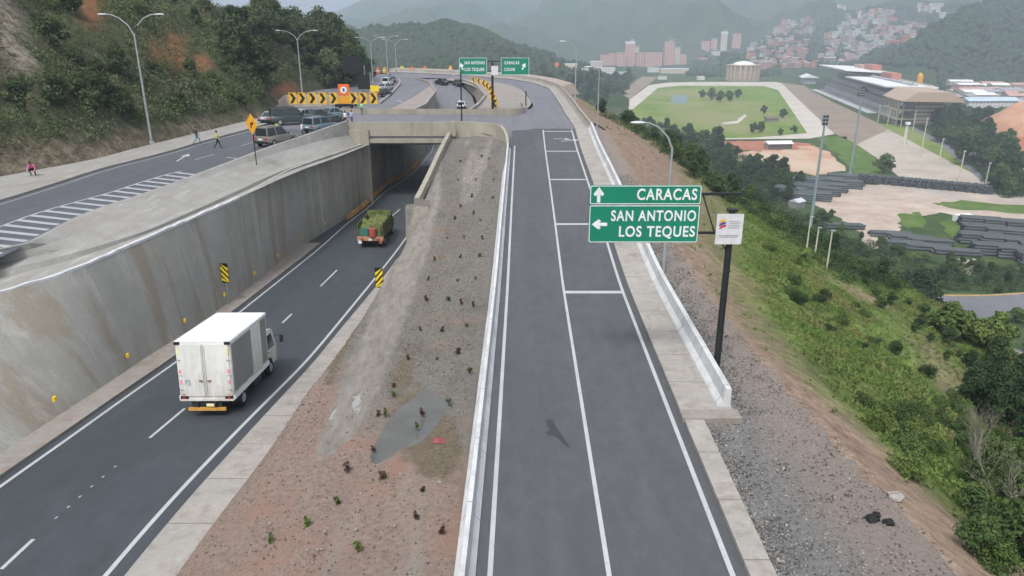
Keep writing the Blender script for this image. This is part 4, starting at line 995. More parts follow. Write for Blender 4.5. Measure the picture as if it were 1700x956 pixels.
# scrub and trees of the cut hillside
r = np.random.RandomState(99); N = 25000
hy = r.uniform(22, 235, N); hs_ = 1.5 + 75*r.rand(N)**1.3; hx_ = np.interp(hy, HFE[:, 1], HFE[:, 0])-hs_
hz = Hleft(hx_, hy); ppx, ppy = pix(hx_, hy, hz)
rk, orr, ft = left_bare(ppx, ppy, hx_, hy)
dens = np.clip(1-1.1*rk-.9*orr-.5*ft, .04, 1)*np.where(fbm(hx_*.12, hy*.1, 4, 88) > .38, 1, .4)
keep = (r.rand(N) < dens) & (ppx > -160) & (ppy > -120)
hx_, hy, hz = hx_[keep], hy[keep], hz[keep]
rd = r.uniform(.35, 1.15, len(hx_))*np.interp(hy, [20, 90, 235], [.75, 1.1, 1.5])
V, F = leaves(np.stack([hx_, hy, hz+rd*.45], 1), rd, 42, rd*.12, 6, .8, .3)
tag(tri_mesh('hillside_scrub', V, F, LM['scrub']), 'dense dull green scrub covering the cut hillside above the upper road', 'scrub', kind='stuff')
def left_hit(px, py):
    d = ray(px, py); prev = 20
    for D in np.arange(20, 260, 1.0):
        x = d[0]/d[1]*D; z = HC + d[2]/d[1]*D
        if z < float(Hleft(np.array([x]), np.array([D]))[0]): return (x, D, z)
    return None
KINDS['hl'] = [make_tree(i, 'hillside_tree', 'hillt', 7.0, 3.3, 12, 300, .24, .12, 'dark bushy tree on the ridge of the cut hillside', 'tree', 'dark trees on the hillside ridge') for i in (51, 52)] + [make_tree(53, 'hillside_tree', 'dark', 6.0, 3.0, 11, 300, .24, .1, 'dark bushy tree on the ridge of the cut hillside', 'tree', 'dark trees on the hillside ridge')]
rr = random.Random(4); npl = 0
sky_px = [(448, 12), (462, 14), (478, 16), (492, 20), (506, 30), (520, 42), (534, 52), (548, 62), (560, 72), (572, 82), (584, 92), (592, 104), (600, 118)]
for (a, b_) in sky_px + [(rr.uniform(380, 600), rr.uniform(50, 140)) for _ in range(60)] + [(rr.uniform(430, 600), rr.uniform(30, 140)) for _ in range(40)]:
    p = left_hit(a, b_+rr.uniform(0, 8))
    if p is None or p[1] > 232: continue
    if 440 < a < 540 and b_ > 55 and p[1] < 152: continue
    if b_ < np.interp(a, [380, 450, 500, 560, 600], [-20, 0, 30, 70, 110]): continue
    put_tree('hl', (p[0], p[1], p[2]-.3), rr.uniform(.65, 1.05)); npl += 1
for _ in range(46):
    a, b_ = rr.uniform(30, 440), rr.uniform(5, 200)
    p = left_hit(a, b_)
    if p is None: continue
    k = left_bare(np.array([a]), np.array([b_]), np.array([p[0]]), np.array([p[1]]))
    if max(k[0][0], k[1][0], k[2][0]) > .3: continue
    put_tree('hl', (p[0], p[1], p[2]-.4), rr.uniform(.22, .5), label='dull green small tree on the face of the cut hillside', group='small trees on the face of the hillside')
# far woods: rounded crowns massed on the hills
def blobs(P, rad, seed):
    bm = bmesh.new(); bmesh.ops.create_icosphere(bm, subdivisions=1, radius=1.0)
    bv = np.array([v.co[:] for v in bm.verts]); bf = np.array([[v.index for v in f.verts] for f in bm.faces]); bm.free()
    r = np.random.RandomState(seed); n = len(P); k = len(bv)
    j = 1 + r.uniform(-.34, .34, (n, k, 1)); a = r.uniform(0, 6.28, n); c_, s = np.cos(a), np.sin(a)
    v = bv[None]*j; v = np.stack([v[..., 0]*c_[:, None]-v[..., 1]*s[:, None], v[..., 0]*s[:, None]+v[..., 1]*c_[:, None], v[..., 2]*r.uniform(.7, 1.15, (n, 1))], -1)
    V = v*rad[:, None, None] + P[:, None, :]; F = bf[None] + (np.arange(n)*k)[:, None, None]
    return V.reshape(-1, 3), F.reshape(-1, 3)
woods = leafmat('far_wood_leaves', (.026, .046, .020), .55, (.05, .05, .03))
allp = []
for poly, n, sd_ in (([(860, 138), (900, 104), (1010, 108), (1160, 100), (1240, 84), (1290, 50), (1440, 14), (1560, 10), (1700, -10), (1720, 220), (1600, 190), (1480, 150), (1290, 138), (1060, 130), (940, 160)], 5200, 61),
                     ([(540, 50), (700, 45), (860, 75), (940, 106), (1000, 120), (880, 130), (760, 122), (620, 122)], 2600, 62)):
    allp += scatter(poly, n, sd_, 6)
P = np.array(allp); rd = np.random.RandomState(2).uniform(.6, 1.25, len(P))*np.interp(P[:, 1], [400, 1000, 2000], [3.2, 5.0, 7.0]); P[:, 2] += rd*.35
keep = P[:, 1] > 430
FAR = (P[keep], rd[keep])
# ------------------------------------------------------------ lettering
def text_mesh(name, s, size, mat, parent, loc, rot=(math.pi/2, 0, 0), align='LEFT', width=1.0, bold=.022):
    cu = bpy.data.curves.new(name, 'FONT'); cu.body = s; cu.size = size; cu.extrude = .006; cu.offset = bold*size; cu.align_x = align; cu.space_character = 1.14
    o = bpy.data.objects.new('tmp', cu); C.objects.link(o); bpy.context.view_layer.update()
    me = bpy.data.meshes.new_from_object(o.evaluated_get(bpy.context.evaluated_depsgraph_get())); bpy.data.objects.remove(o)
    me.name = name; me.materials.clear(); me.materials.append(mat)
    n = link(bpy.data.objects.new(name, me), parent); n.location = loc; n.rotation_euler = rot; n.scale = (width, 1, 1); return n
def flat(name, pts, y, th, mat, parent, front=-1):      # outline in x-z standing at y
    return MB().prism([(a, b_) for a, b_ in pts], 'y', y, y+th).build(name, mat, parent)
def rrect(w_, h_, r=.06, cx_=0, cz=0, n=4):
    P = []
    for sx_, sz_, a0 in ((1, 1, 0), (-1, 1, 90), (-1, -1, 180), (1, -1, 270)):
        for k in range(n+1):
            a = R(a0+90*k/n); P.append((cx_+sx_*(w_/2-r)+r*math.cos(a), cz+sz_*(h_/2-r)+r*math.sin(a)))
    return P
def arrow_pts(cx_, cz, L, w_, th):
    P = [(-w_*.16, -L/2), (-w_*.16, .02*L), (-w_*.34, -.10*L), (-w_*.5, .06*L), (0, L/2), (w_*.5, .06*L), (w_*.34, -.10*L), (w_*.16, .02*L), (w_*.16, -L/2)]
    c, s = math.cos(th), math.sin(th); return [(cx_+a*c-b_*s, cz+a*s+b_*c) for a, b_ in P]
# ---- the main direction sign
b0 = gz(1188, 622, lambda D: zr(D)-.05)
sg_ = thing('direction_sign', 'green direction sign cantilevered from a black pole beside the ramp', 'road sign', b0)
D0 = b0[1]
def loc_on(px, py, D=D0): q = gd(px, py, D); return q[0]-b0[0], q[2]-b0[2]
lx, lz = loc_on(976, 405); rx_, rz_ = loc_on(1166, 304); _, lz2 = loc_on(1166, 400); _, tz = loc_on(977, 310)
zb, zt = (lz+lz2)/2, (rz_+tz)/2
cxs, czs, W_, H_ = (lx+rx_)/2, (zb+zt)/2, rx_-lx, zt-zb
px0, pz0 = loc_on(1212, 350)
MB().tube([(0, 0, -.4), (0, 0, pz0)], [.16, .14], 14).build('pole', M['blackm'], sg_, True)
MB().box((0, 0, pz0+.04), (.42, .34, .12)).build('pole_cap', M['blackm'], sg_)
MB().box((0, 0, .05), (.6, .6, .1)).build('base_plate', M['galv'], sg_)
for zz in (zt-.42, zb+.42): MB().box(((rx_-.6)/2-.3, .12, zz), (abs(rx_)+1.9, .11, .11)).build('arm', M['blackm'], sg_)
MB().tube([(rx_+.1, .12, zt-.45), (rx_+.75, .12, zb+.45)], .035, 6).build('brace', M['blackm'], sg_)
MB().tube([(-.62, .12, zb+.4), (-.1, .1, zb-.35)], .035, 6).build('brace', M['blackm'], sg_)
for xx in (cxs-W_*.3, cxs+W_*.3): MB().box((xx, .06, czs), (.09, .07, H_-.2)).build('stiffener', M['galv'], sg_)
split = zt - H_*.335
bd = flat('sign_panel', rrect(W_, zt-split-.01, .09, cxs, (zt+split)/2+.005), -.03, .05, M['green'], sg_); bd['label'] = 'upper green panel with the arrow pointing ahead'
bd2 = flat('sign_panel', rrect(W_, split-zb-.01, .09, cxs, (zb+split)/2-.005), -.03, .05, M['green'], sg_); bd2['label'] = 'lower green panel with the arrow pointing aside'
def border(w_, h_, cx_, cz, y, parent, t=.035, mat=None):
    o = rrect(w_-.04, h_-.04, .09, cx_, cz); i_ = rrect(w_-.04-2*t, h_-.04-2*t, .06, cx_, cz); n = len(o)
    V = [(a, y, b_) for a, b_ in o] + [(a, y, b_) for a, b_ in i_] + [(a, y-.004, b_) for a, b_ in o] + [(a, y-.004, b_) for a, b_ in i_]
    F = [(2*n+k, 2*n+(k+1) % n, 3*n+(k+1) % n, 3*n+k) for k in range(n)]
    m = MB(); m.add(V, F); return m.build('border', mat or M['signw'], parent)
border(W_, zt-split-.01, cxs, (zt+split)/2+.005, -.033, sg_); border(W_, split-zb-.01, cxs, (zb+split)/2-.005, -.033, sg_)
def px2(px, py): a, b_ = loc_on(px, py); return a, b_
def put_text(s, xl, xr, yb, yt, parent, y=-.04):
    a, zb_ = px2(xl, yb); c_, zt_ = px2(xr, yt); h = zt_-zb_
    o = text_mesh('lettering', s, h/.70, M['signw'], parent, (a, y, zb_)); bpy.context.view_layer.update()
    wd = max(v.co.x for v in o.data.vertices); mn = min(v.co.x for v in o.data.vertices); k = (c_-a)/(wd-mn); o.scale = (k, 1, 1); o.location.x = a-mn*k
put_text('CARACAS', 1057, 1158, 331, 313, bd)
put_text('SAN ANTONIO', 1014, 1156, 366, 349, bd2)
put_text('LOS TEQUES', 1027, 1154, 392, 375, bd2)
a, b_ = px2(994, 323); flat('painted_arrow', arrow_pts(a, b_, .68, .46, 0), -.045, .01, M['signw'], bd)
a, b_ = px2(995, 372); flat('painted_arrow', arrow_pts(a, b_, .68, .46, R(90)), -.045, .01, M['signw'], bd2)
# white plate on the same pole
ax, az = px2(1184, 403); bx_, bz = px2(1233, 353)
pl = flat('name_plate', rrect(bx_-ax, bz-az, .04, (ax+bx_)/2, (az+bz)/2), -.24, .03, M['platew'], sg_); pl['label'] = 'square white plate with a small coloured emblem and grey print'
wp, hp = bx_-ax, bz-az
def bar(x, z, w_, h_, mat, nm='print_line'): return flat(nm, [(ax+x*wp-w_*wp/2, az+z*hp-h_*hp/2), (ax+x*wp+w_*wp/2, az+z*hp-h_*hp/2), (ax+x*wp+w_*wp/2, az+z*hp+h_*hp/2), (ax+x*wp-w_*wp/2, az+z*hp+h_*hp/2)], -.25, .008, mat, pl)
for k, zz in enumerate((.76, .69, .62, .55)): bar(.66+(.0, .02, -.02, .0)[k], zz, (.42, .4, .44, .42)[k], .028, M['greyp'])
bar(.5, .30, .74, .035, M['greyp']); bar(.5, .245, .70, .03, M['greyp'])
E = [(.06, .72), (.14, .8), (.24, .84), (.34, .83), (.3, .77), (.2, .75), (.12, .7)]
flat('emblem', [(ax+(x+.02)*wp, az+z*hp) for x, z in E], -.25, .008, plain('emblem_yellow', (.7, .45, .05)), pl)
flat('emblem', [(ax+(x+.02)*wp, az+(z-.10)*hp) for x, z in E], -.25, .008, plain('emblem_blue', (.12, .05, .25)), pl)
flat('emblem', [(ax+(x+.04)*wp, az+(z-.19)*hp) for x, z in E], -.25, .008, plain('emblem_red', (.5, .03, .08)), pl)
# ---- the butterfly sign beyond the bridge
b1 = gz(818, 186, zr); bs = thing('direction_sign', 'small green pair of direction signs on one pole beyond the bridge', 'road sign', b1)
D1 = b1[1]
def l1(px, py): q = gd(px, py, D1); return q[0]-b1[0], q[2]-b1[2]
_, pt = l1(820, 104); MB().tube([(0, 0, -.3), (0, 0, pt)], [.2, .17], 10).build('pole', M['blackm'], bs, True)
for (xa, xb, nm, lines, aw, ar) in ((762, 808.5, 'bent', ('SAN ANTONIO', 'LOS TEQUES'), 766.5, R(20)), (831.5, 878.5, 'slanted', ('CARACAS', 'COCHE'), 869.5, R(-25))):
    l_, t_ = l1(xa, 95.5); r_, bb = l1(xb, 124.5)
    pn = flat('sign_panel', rrect(r_-l_, t_-bb, .1, (l_+r_)/2, (t_+bb)/2), -.06, .06, M['green'], bs); pn['label'] = 'green panel with two lines of lettering and a '+nm+' arrow'
    border(r_-l_, t_-bb, (l_+r_)/2, (t_+bb)/2, -.063, pn, .05)
    for i, s in enumerate(lines):
        tx0, tz0 = l1((771, 837)[aw > 800], (106.5, 117.5)[i]); tx1, tz1 = l1(((805, 804) if aw < 800 else (862, 855))[i], (101.5, 112.5)[i])
        o = text_mesh('lettering', s, (tz1-tz0)/.7, M['signw'], pn, (tx0, -.075, tz0)); wd = max(v.co.x for v in o.data.vertices); o.scale = ((tx1-tx0)/wd, 1, 1)
    a, b_ = l1(aw, 110); flat('painted_arrow', arrow_pts(a, b_, 1.05, .62, ar), -.075, .01, M['signw'], pn)
    MB().box(((l_+r_)/2*.5, .04, (t_+bb)/2+.7), (abs(l_+r_)/2+1.0, .12, .12)).build('arm', M['blackm'], bs); MB().box(((l_+r_)/2*.5, .04, (t_+bb)/2-.7), (abs(l_+r_)/2+1.0, .12, .12)).build('arm', M['blackm'], bs)
l_, t_ = l1(815.5, 109); r_, bb = l1(827, 124.5); flat('name_plate', rrect(r_-l_, t_-bb, .04, (l_+r_)/2, (t_+bb)/2), -.3, .03, M['platew'], bs)
# thin dark post at the head of the median
b2 = gz(767, 221, zmd); dp = thing('signal_post', 'thin black post with a small box at the head of the gravel median', 'post', b2)
MB().tube([(0, 0, -.3), (0, 0, gd(766, 118, b2[1])[2]-b2[2])], [.1, .08], 8).build('post', M['blackm'], dp, True)
zz = gd(765, 172, b2[1])[2]-b2[2]; MB().box((-.15, -.15, zz), (.5, .3, .35)).build('box', M['blackm'], dp, bevel=.02); MB().box((-.15, -.18, zz+.3), (.34, .2, .2)).build('lamp', M['signw'], dp, bevel=.02)
b3 = gz(873, 176, zr); MBp = MB().tube([(0, 0, -.2), (0, 0, 2.3)], .09, 8); o = MBp.build('marker_post', M['blackm']); o.location = b3; tag(o, 'short dark post on the island beside the ramp curve', 'post')
# ---- marker boards with yellow and black diagonal stripes
def striped(w_, h_, parent, y=-.02):
    flat('marker_board', rrect(w_, h_, .05, 0, 0), y, .02, M['black'], parent)
def hazard(px, py, pyt, pxt, prof, label, lean=1, w_=.55, h_=1.45, rz=0):
    b_ = gz(px, py, prof); t = thing('hazard_marker', label, 'road sign', b_, rz); zt_ = gd(pxt, pyt, b_[1])[2]-b_[2]
    MB().tube([(0, .03, -.3), (0, .03, zt_-.1)], .035, 8).build('post', M['galv'], t)
    bo = flat('marker_board', rrect(w_, h_, .04, 0, zt_-h_/2), -.03, .025, M['black'], t)
    zb_ = zt_-h_
    for k in range(4):                       # yellow diagonal bars clipped to the board
        z0 = zb_ + h_*(k/3.4) - .12; sl = .30*lean; hh = .24
        P = [(-w_/2+.02, z0 - sl), (w_/2-.02, z0+sl), (w_/2-.02, z0+sl+hh), (-w_/2+.02, z0-sl+hh)]
        P = [(x, min(max(z, zb_+.02), zt_-.02)) for x, z in P]
        if max(z for _, z in P)-min(z for _, z in P) > .06: flat('yellow_stripe', P, -.042, .008, M['yel'], bo)
hazard(380, 503, 437, 375, lambda D: zl(D)+.13, 'yellow and black striped marker at the foot of the high stained wall', -1)
hazard(633, 515, 444, 627, lambda D: zl(D)+.16, 'yellow and black striped marker on the kerb beside the median', 1)
# amber warning sign
b_ = gz(425, 270, lambda D: zu(D)-.25); wt = thing('warning_sign', 'amber diamond warning sign on a dark pole above the stained wall', 'road sign', b_, R(-38))
zc = gd(418, 206, b_[1])[2]-b_[2]; MB().tube([(0, .04, -.3), (0, .04, zc+.3)], .05, 8).build('post', M['blackm'], wt)
wp_ = flat('sign_plate', [(0, zc-.95), (.82, zc-.1), (.82, zc+.1), (0, zc+.95), (-.82, zc+.1), (-.82, zc-.1)], -.02, .03, M['amber'], wt)
flat('symbol', [(-.18, zc-.35), (0, zc-.35), (.02, zc-.02), (.2, zc+.0), (.16, zc-.14), (.34, zc+.1), (.14, zc+.32), (.17, zc+.16), (-.16, zc+.12)], -.035, .01, M['black'], wp_)
# chevron boards
def chevron(p, rz, label, group, w_=1.1, h_=1.5, lift=.5, flip=1):
    t = thing('chevron_sign', label, 'road sign', p, rz, group)
    MB().tube([(0, .04, -.2), (0, .04, lift+h_-.1)], .05, 6).build('post', M['galv'], t)
    bo = flat('sign_plate', rrect(w_, h_, .05, 0, lift+h_/2), -.02, .03, M['chev'], t); c_ = lift+h_/2; f = flip
    P = [(-.42*w_*f, h_*.44), (-.05*w_*f, h_*.44), (.42*w_*f, 0), (-.05*w_*f, -h_*.44), (-.42*w_*f, -h_*.44), (.0*f, 0)]
    flat('chevron', [(x, c_+z) for x, z in P], -.035, .01, M['black'], bo); return t
M['chev'] = plain('chevron_amber', (.72, .42, .03), .5)
ordn = ['first', 'second', 'third', 'fourth', 'fifth', 'sixth', 'seventh', 'eighth']
for i, x in enumerate((488, 503, 520, 537, 555, 588, 604, 621)):
    p = gz(x, 182, zu); chevron(p, R(0), ordn[i]+' chevron board of the row before the pale wall, counted from the hillside', 'chevron boards before the pale wall', 1.15, 1.65, .85)
for i, (x, y, s) in enumerate(((786, 137, .7), (795, 140, .75), (803, 144, .8), (809, 149, .85), (814, 155, .9), (817, 163, .95), (819, 172, 1.0), (821, 180, 1.0))):
    p = gz(x, y, zr); chevron(p, R(-30), ordn[i]+' chevron board along the island beyond the bridge, counted from the far end', 'chevron boards on the island', 1.0*s+.1, 1.25, .15, -1)
# pale wall behind the chevrons
rows = []
for px_, py_ in ((463, 186), (474, 179), (500, 177), (540, 176), (575, 174), (600, 172), (618, 170)):
    p = gz(px_, py_, zu); h = np.interp(px_, [461, 475, 560, 590, 655], [1.6, 1.9, 1.6, 1.2, .9]); rows.append([(p[0], p[1]+.4, p[2]-.2), (p[0], p[1]+.4, p[2]+h), (p[0]-.1, p[1]+.75, p[2]+h), (p[0]-.1, p[1]+.75, p[2]-.2)])
tag(MB().loft(rows, True).build('pale_wall', concrete('cream_wall', (.50, .43, .34), (.3, .24, .18), .3)), 'cream low wall behind the row of chevron boards at the road bend', 'wall')
# works board on a trailer, dark backs of signs
p = gz(574, 180, zu); wb = thing('works_board', 'orange square works board above an amber board on a dark trailer', 'works sign', p)
MB().box((0, .3, .45), (3.2, 1.2, .35)).build('trailer', M['black'], wb, bevel=.05)
for sx_ in (-.9, .9): MB().tube([(sx_-.12, .3, .3), (sx_+.12, .3, .3)], .3, 12).build('wheel', M['tyre'], wb)
MB().box((.1, 0, 1.25), (2.2, .15, 1.1)).build('amber_board', M['amber'], wb, bevel=.03)
ob = MB().box((-.1, 0, 2.75), (1.7, .12, 1.7)).build('orange_board', M['orange'], wb, bevel=.03)
MB().tube([(-.1, -.08, 2.75), (-.1, -.1, 2.75)], .5, 18).build('symbol', M['signw'], ob); MB().box((-.1, -.115, 2.75), (.3, .02, .5)).build('symbol_mark', plain('sign_blue', (.05, .1, .4)), ob)
MB().tube([(-.1, .1, .4), (-.1, .1, 3.4)], .06, 8).build('mast', M['blackm'], wb)
def dark_sign(px, py, w_, h_, x0_, y0_, prof, label, round_=False):
    p = gz(px, py, prof); t = thing('road_sign', label, 'road sign', p); c_ = gd(x0_, y0_, p[1]); dx, dz = c_[0]-p[0], c_[2]-p[2]
    MB().tube([(0, .06, -.3), (0, .06, dz)], .08, 8).build('post', M['galv'], t)
    if abs(dx) > .5: MB().box((dx/2, .05, dz), (abs(dx), .1, .1)).build('arm', M['blackm'], t)
    if round_: MB().tube([(dx, -.04, dz), (dx, .02, dz)], w_/2, 20).build('sign_plate', M['black'], t)
    else: flat('sign_plate', rrect(w_, h_, .06, dx, dz), -.05, .04, M['black'], t)
dark_sign(607, 150, 3.9, 3.2, 586, 108, zu, 'large dark sign back against the dark hillside trees')
dark_sign(614, 152, 2.4, 2.7, 604, 136, zu, 'smaller dark sign back just above the row of chevron boards')
dark_sign(616, 150, 1.3, 1.3, 611.5, 114.5, zu, 'dark round sign back on the post beside the big sign back', True)
p = gz(623, 166, zu); t = thing('warning_sign', 'yellow square sign beside the last chevron board of the pale wall', 'road sign', p); MB().tube([(0, .05, 0), (0, .05, 2.2)], .05, 6).build('post', M['galv'], t); flat('sign_plate', rrect(1.5, 1.0, .05, 0, 1.9), -.02, .03, M['yel'], t)
# ---- street lamps
def lamp(p, H, arms, label, group=None, rz=0, reach=2.6, rise=1.3, r0=.13):
    t = thing('street_lamp', label, 'street lamp', p, rz, group)
    MB().tube([(0, 0, -.3), (0, 0, H*.5), (0, 0, H)], [r0, r0*.8, r0*.6], 10).build('pole', M['galv'], t, True)
    MB().box((0, 0, .12), (.5, .5, .25), taper=.8).build('base', M['galv'], t)
    for s in arms:
        P = [(0, 0, H-.05), (s*.18*reach, 0, H+rise*.45), (s*.5*reach, 0, H+rise*.82), (s*.8*reach, 0, H+rise*.97), (s*reach, 0, H+rise)]
        MB().tube(P, [.07, .06, .055, .05, .045], 7).build('arm', M['galv'], t, True)
        m = MB(); x0_ = s*reach; m.loft([[(x0_+s*a, b_*w_, H+rise+c_*h_-.02) for b_, c_ in ((-1, 0), (-.7, 1), (.7, 1), (1, 0), (.7, -.6), (-.7, -.6))] for a, w_, h_ in ((-.1, .05, .03), (.1, .13, .09), (.5, .15, .1), (.8, .09, .05))], True)
        m.build('lamp_head', plain_cache('lamp_head_paint', (.55, .57, .58)), t)
    return t
_pc = {}
def plain_cache(n, c):
    if n not in _pc: _pc[n] = plain(n, c)
    return _pc[n]
p = gz(252, 238, lambda D: zu(D)+.14); Hh = gd(226, 58, p[1])[2]-p[2]; lamp(p, Hh, (-1, 1), 'tall double-armed grey lamp in front of the bare hillside patches', reach=2.4, rise=1.9)
p = gz(502, 158, zu); Hh = gd(493, 66, p[1])[2]-p[2]; lamp(p, Hh, (-1, 1), 'double-armed lamp rising behind the cream wall and chevron boards', reach=3.0, rise=1.6, r0=.16)
for i, (x, yt, D) in enumerate(((615, 72, 172), (641, 68, 205), (656, 74, 196))):
    q_ = gd(x, yt, D); lamp((q_[0], D, zu(D)), q_[2]-zu(D), (-1, 1), ('first', 'second', 'third')[i]+' distant double-armed lamp at the far road bend, counted from the hillside', 'distant lamps at the far bend', reach=2.6, rise=1.3, r0=.16)
q_ = gd(957, 82, 116); lamp((q_[0], 116, zr(116)-.2), q_[2]-zr(116), (-1,), 'single-armed lamp on the outside of the far ramp curve', reach=1.8, rise=1.4)
q_ = gd(995, 118, 90); lamp((q_[0], 90, 3.0), q_[2]-3.0, (-1,), 'slender lamp behind the ramp barrier near the bridge', reach=1.0, rise=.5, r0=.09)
D = 46.0; q_ = gd(1116, 246, D); lamp((q_[0], D, -.4), q_[2]+.4, (-1,), 'single-armed lamp outside the ramp barrier behind the big green sign', reach=1.9, rise=1.6, r0=.12)
# guard along the foot of the wall
M['guard'] = plain('worn_amber', (.48, .27, .07), .7, .2, 0, .3, 2); M['guard2'] = plain('faded_amber', (.36, .20, .08), .7, .2, 0, .3, 2)
gu = thing('guard_kerb', 'orange and yellow striped guard along the foot of the stained wall', 'guard rail', (XBOT(80), 80, zl(80)))
d0, d1 = gz(574, 366, zl)[1], gz(680, 272, zl)[1]; n = 22; ds = np.linspace(d0, d1, n+1)
for i in range(n):
    a, c_ = ds[i], ds[i+1]; rows = []
    for D in (a, c_-.03): x = XBOT(D)+.35; z = zl(D)+.12; rows.append([(x, D, z), (x+.03, D, z+.42), (x+.2, D, z+.42), (x+.3, D, z)])
    m = MB().loft(rows, True); reparent(m.build('guard_panel', M['guard'] if i % 3 else M['guard2']), gu)
# yellow reflectors on the wall
for i, (a, b_) in enumerate(((98, 662), (207, 590), (294, 532), (366, 489), (424, 453), (465, 424), (502, 394), (531, 371))):
    D = gz(a, b_, lambda D: zl(D)+.9)[1]; f = .13; x, y, z = wall_face(D, f)
    t = MB().box((x+.1, D, zl(D)+.9), (.12, .22, .26)).build('wall_reflector', M['yel'], bevel=.03); tag(t, ordn[i]+' small yellow reflector on the stained wall, counted from the camera end', 'reflector', 'yellow reflectors on the stained wall')
# cones and drums at the far works
for i, (x, y, c_) in enumerate(((628, 122, 'orange'), (668, 119, 'yel'), (684, 120, 'orange'), (706, 119, 'orange'), (748, 118, 'amber'), (639, 121, 'amber'))):
    p = gz(x, y, zr); t = thing('traffic_drum', ('orange', 'yellow', 'orange', 'orange', 'amber', 'amber')[i]+' '+('drum near the hillside end', 'drum', 'drum next to the yellow one', 'drum near the white tank', 'drum close to the green signs', 'drum between two others')[i]+' on the far road bend', 'drum', p)
    MB().tube([(0, 0, 0), (0, 0, .9), (0, 0, 1.5)], [.55, .5, .42], 10).build('drum_body', M[c_], t); MB().tube([(0, 0, .6), (0, 0, .85)], .53, 10).build('reflective_band', M['signw'], t)
# ------------------------------------------------------------ wheels and cars
def wheel(parent, x, y, r, w_, dual=False):
    t = MB().tube([(x-w_/2, y, r), (x-w_/2+.03, y, r), (x+w_/2-.03, y, r), (x+w_/2, y, r)], [r*.93, r, r, r*.93], 18).build('wheel', M['tyre'], parent)
    s = 1 if x > 0 else -1
    MB().tube([(x+s*(w_/2-.01), y, r), (x+s*(w_/2+.015), y, r)], [r*.6, r*.52], 14).build('rim', M['galv'], t); return t
def car(p, rz, paint, label, kind='suv', group=None, L=4.5, tilt=0):
    t = thing('parked_car' if 'parked' in label or 'stopped' in label else 'car', label, 'car', p, rz, group); w_ = .9
    suv = kind == 'suv'; H1, H2 = (.98, 1.75) if suv else (.86, 1.42); zb_ = .32
    # body: cross-sections from tail (y=-L/2) to nose
    st = [(-L/2, .86, zb_+.12, H1*.93), (-L/2+.12, .95, zb_, H1), (-L*.22, 1, zb_-.05, H1+.02), (L*.18, 1, zb_-.05, H1), (L*.34, .98, zb_-.02, H1*.93), (L/2-.12, .92, zb_, H1*.82), (L/2, .80, zb_+.1, H1*.7)]
    rows = [[(-w_*k, y, a+.1), (-w_*k, y, (a+b_)/2), (-w_*k*.96, y, b_-.06), (-w_*k*.85, y, b_), (w_*k*.85, y, b_), (w_*k*.96, y, b_-.06), (w_*k, y, (a+b_)/2), (w_*k, y, a+.1), (w_*k*.8, y, a), (-w_*k*.8, y, a)] for y, k, a, b_ in st]
    MB().loft(rows, True).build('body', paint, t, True)
    yr, yf = (-L/2+.1, L*.22) if suv else (-L*.36, L*.2)
    ca_ = [(yr, .86, H1-.02), (yr+(.12 if suv else .55), .74, H2), (yf-.75, .74, H2+.01), (yf, .86, H1-.02)]
    V = []
    for y, k, z in ca_: V.append([(-w_*k, y, z), (w_*k, y, z)])
    m = MB(); pr = [(y, z) for y, k, z in ca_]
    vv = [(-w_*k, y, z) for y, k, z in ca_]+[(w_*k, y, z) for y, k, z in ca_]
    m.add(vv, [(0, 1, 2, 3), (7, 6, 5, 4), (0, 4, 5, 1), (1, 5, 6, 2), (2, 6, 7, 3), (0, 3, 7, 4)]); cb = m.build('cabin', paint, t, bevel=.04)
    def lerp(a, b_, f): return a+(b_-a)*f
    def pane(nm, q4, n):                      # q4: four corners, pulled in and set proud
        c_ = [sum(v[i] for v in q4)/4 for i in range(3)]; q5 = [tuple(lerp(c_[i], v[i], .84)+n[i]*.02 for i in range(3)) for v in q4]; q6 = [tuple(lerp(c_[i], v[i], .84)-n[i]*.04 for i in range(3)) for v in q4]
        m = MB(); m.add(q5+q6, [(0, 1, 2, 3), (7, 6, 5, 4), (0, 4, 5, 1), (1, 5, 6, 2), (2, 6, 7, 3), (3, 7, 4, 0)]); m.build(nm, M['glass'], cb)
    pane('rear_window', [vv[0], vv[4], vv[5], vv[1]], (0, -1, .2)); pane('windscreen', [vv[2], vv[6], vv[7], vv[3]], (0, .8, .6))
    for s, o_ in ((-1, 0), (1, 4)):
        a, b_, c_, d = vv[o_], vv[o_+1], vv[o_+2], vv[o_+3]; mid_t = tuple(lerp(b_[i], c_[i], .5) for i in range(3)); mid_b = tuple(lerp(a[i], d[i], .45) for i in range(3))
        pane('side_window', [a, b_, mid_t, mid_b], (s, 0, .15)); pane('side_window', [mid_b, mid_t, c_, d], (s, 0, .15))
        for y in (-L*.31, L*.31): wheel(t, s*(w_-.1), y, .34 if suv else .31, .22)
        MB().box((s*w_*.72, -L/2-.005, H1*.8), (.26, .06, .2)).build('taillight', M['red'], t, bevel=.015)
        MB().box((s*w_*.66, L/2-.05, H1*.66), (.36, .1, .16)).build('headlight', M['signw'], t, bevel=.02)
        MB().box((s*(w_+.12), yf-.25, H1+.08), (.2, .1, .14)).build('side_mirror', M['black'], t, bevel=.02)
    MB().box((0, -L/2-.02, .45), (w_*1.7, .14, .2)).build('rear_bumper', M['blackm'], t, bevel=.03); MB().box((0, -L/2-.03, .72), (.45, .03, .14)).build('number_plate', M['signw'], t)
    if suv and kind == 'suv': MB().tube([(-w_*.62, yr+.3, H2+.06), (-w_*.62, yf-.9, H2+.06)], .02, 5).build('roof_rail', M['blackm'], t); MB().tube([(w_*.62, yr+.3, H2+.06), (w_*.62, yf-.9, H2+.06)], .02, 5).build('roof_rail', M['blackm'], t)
    return t
def paintm(n, c): return plain(n, c, .3, .5, .1, .04)
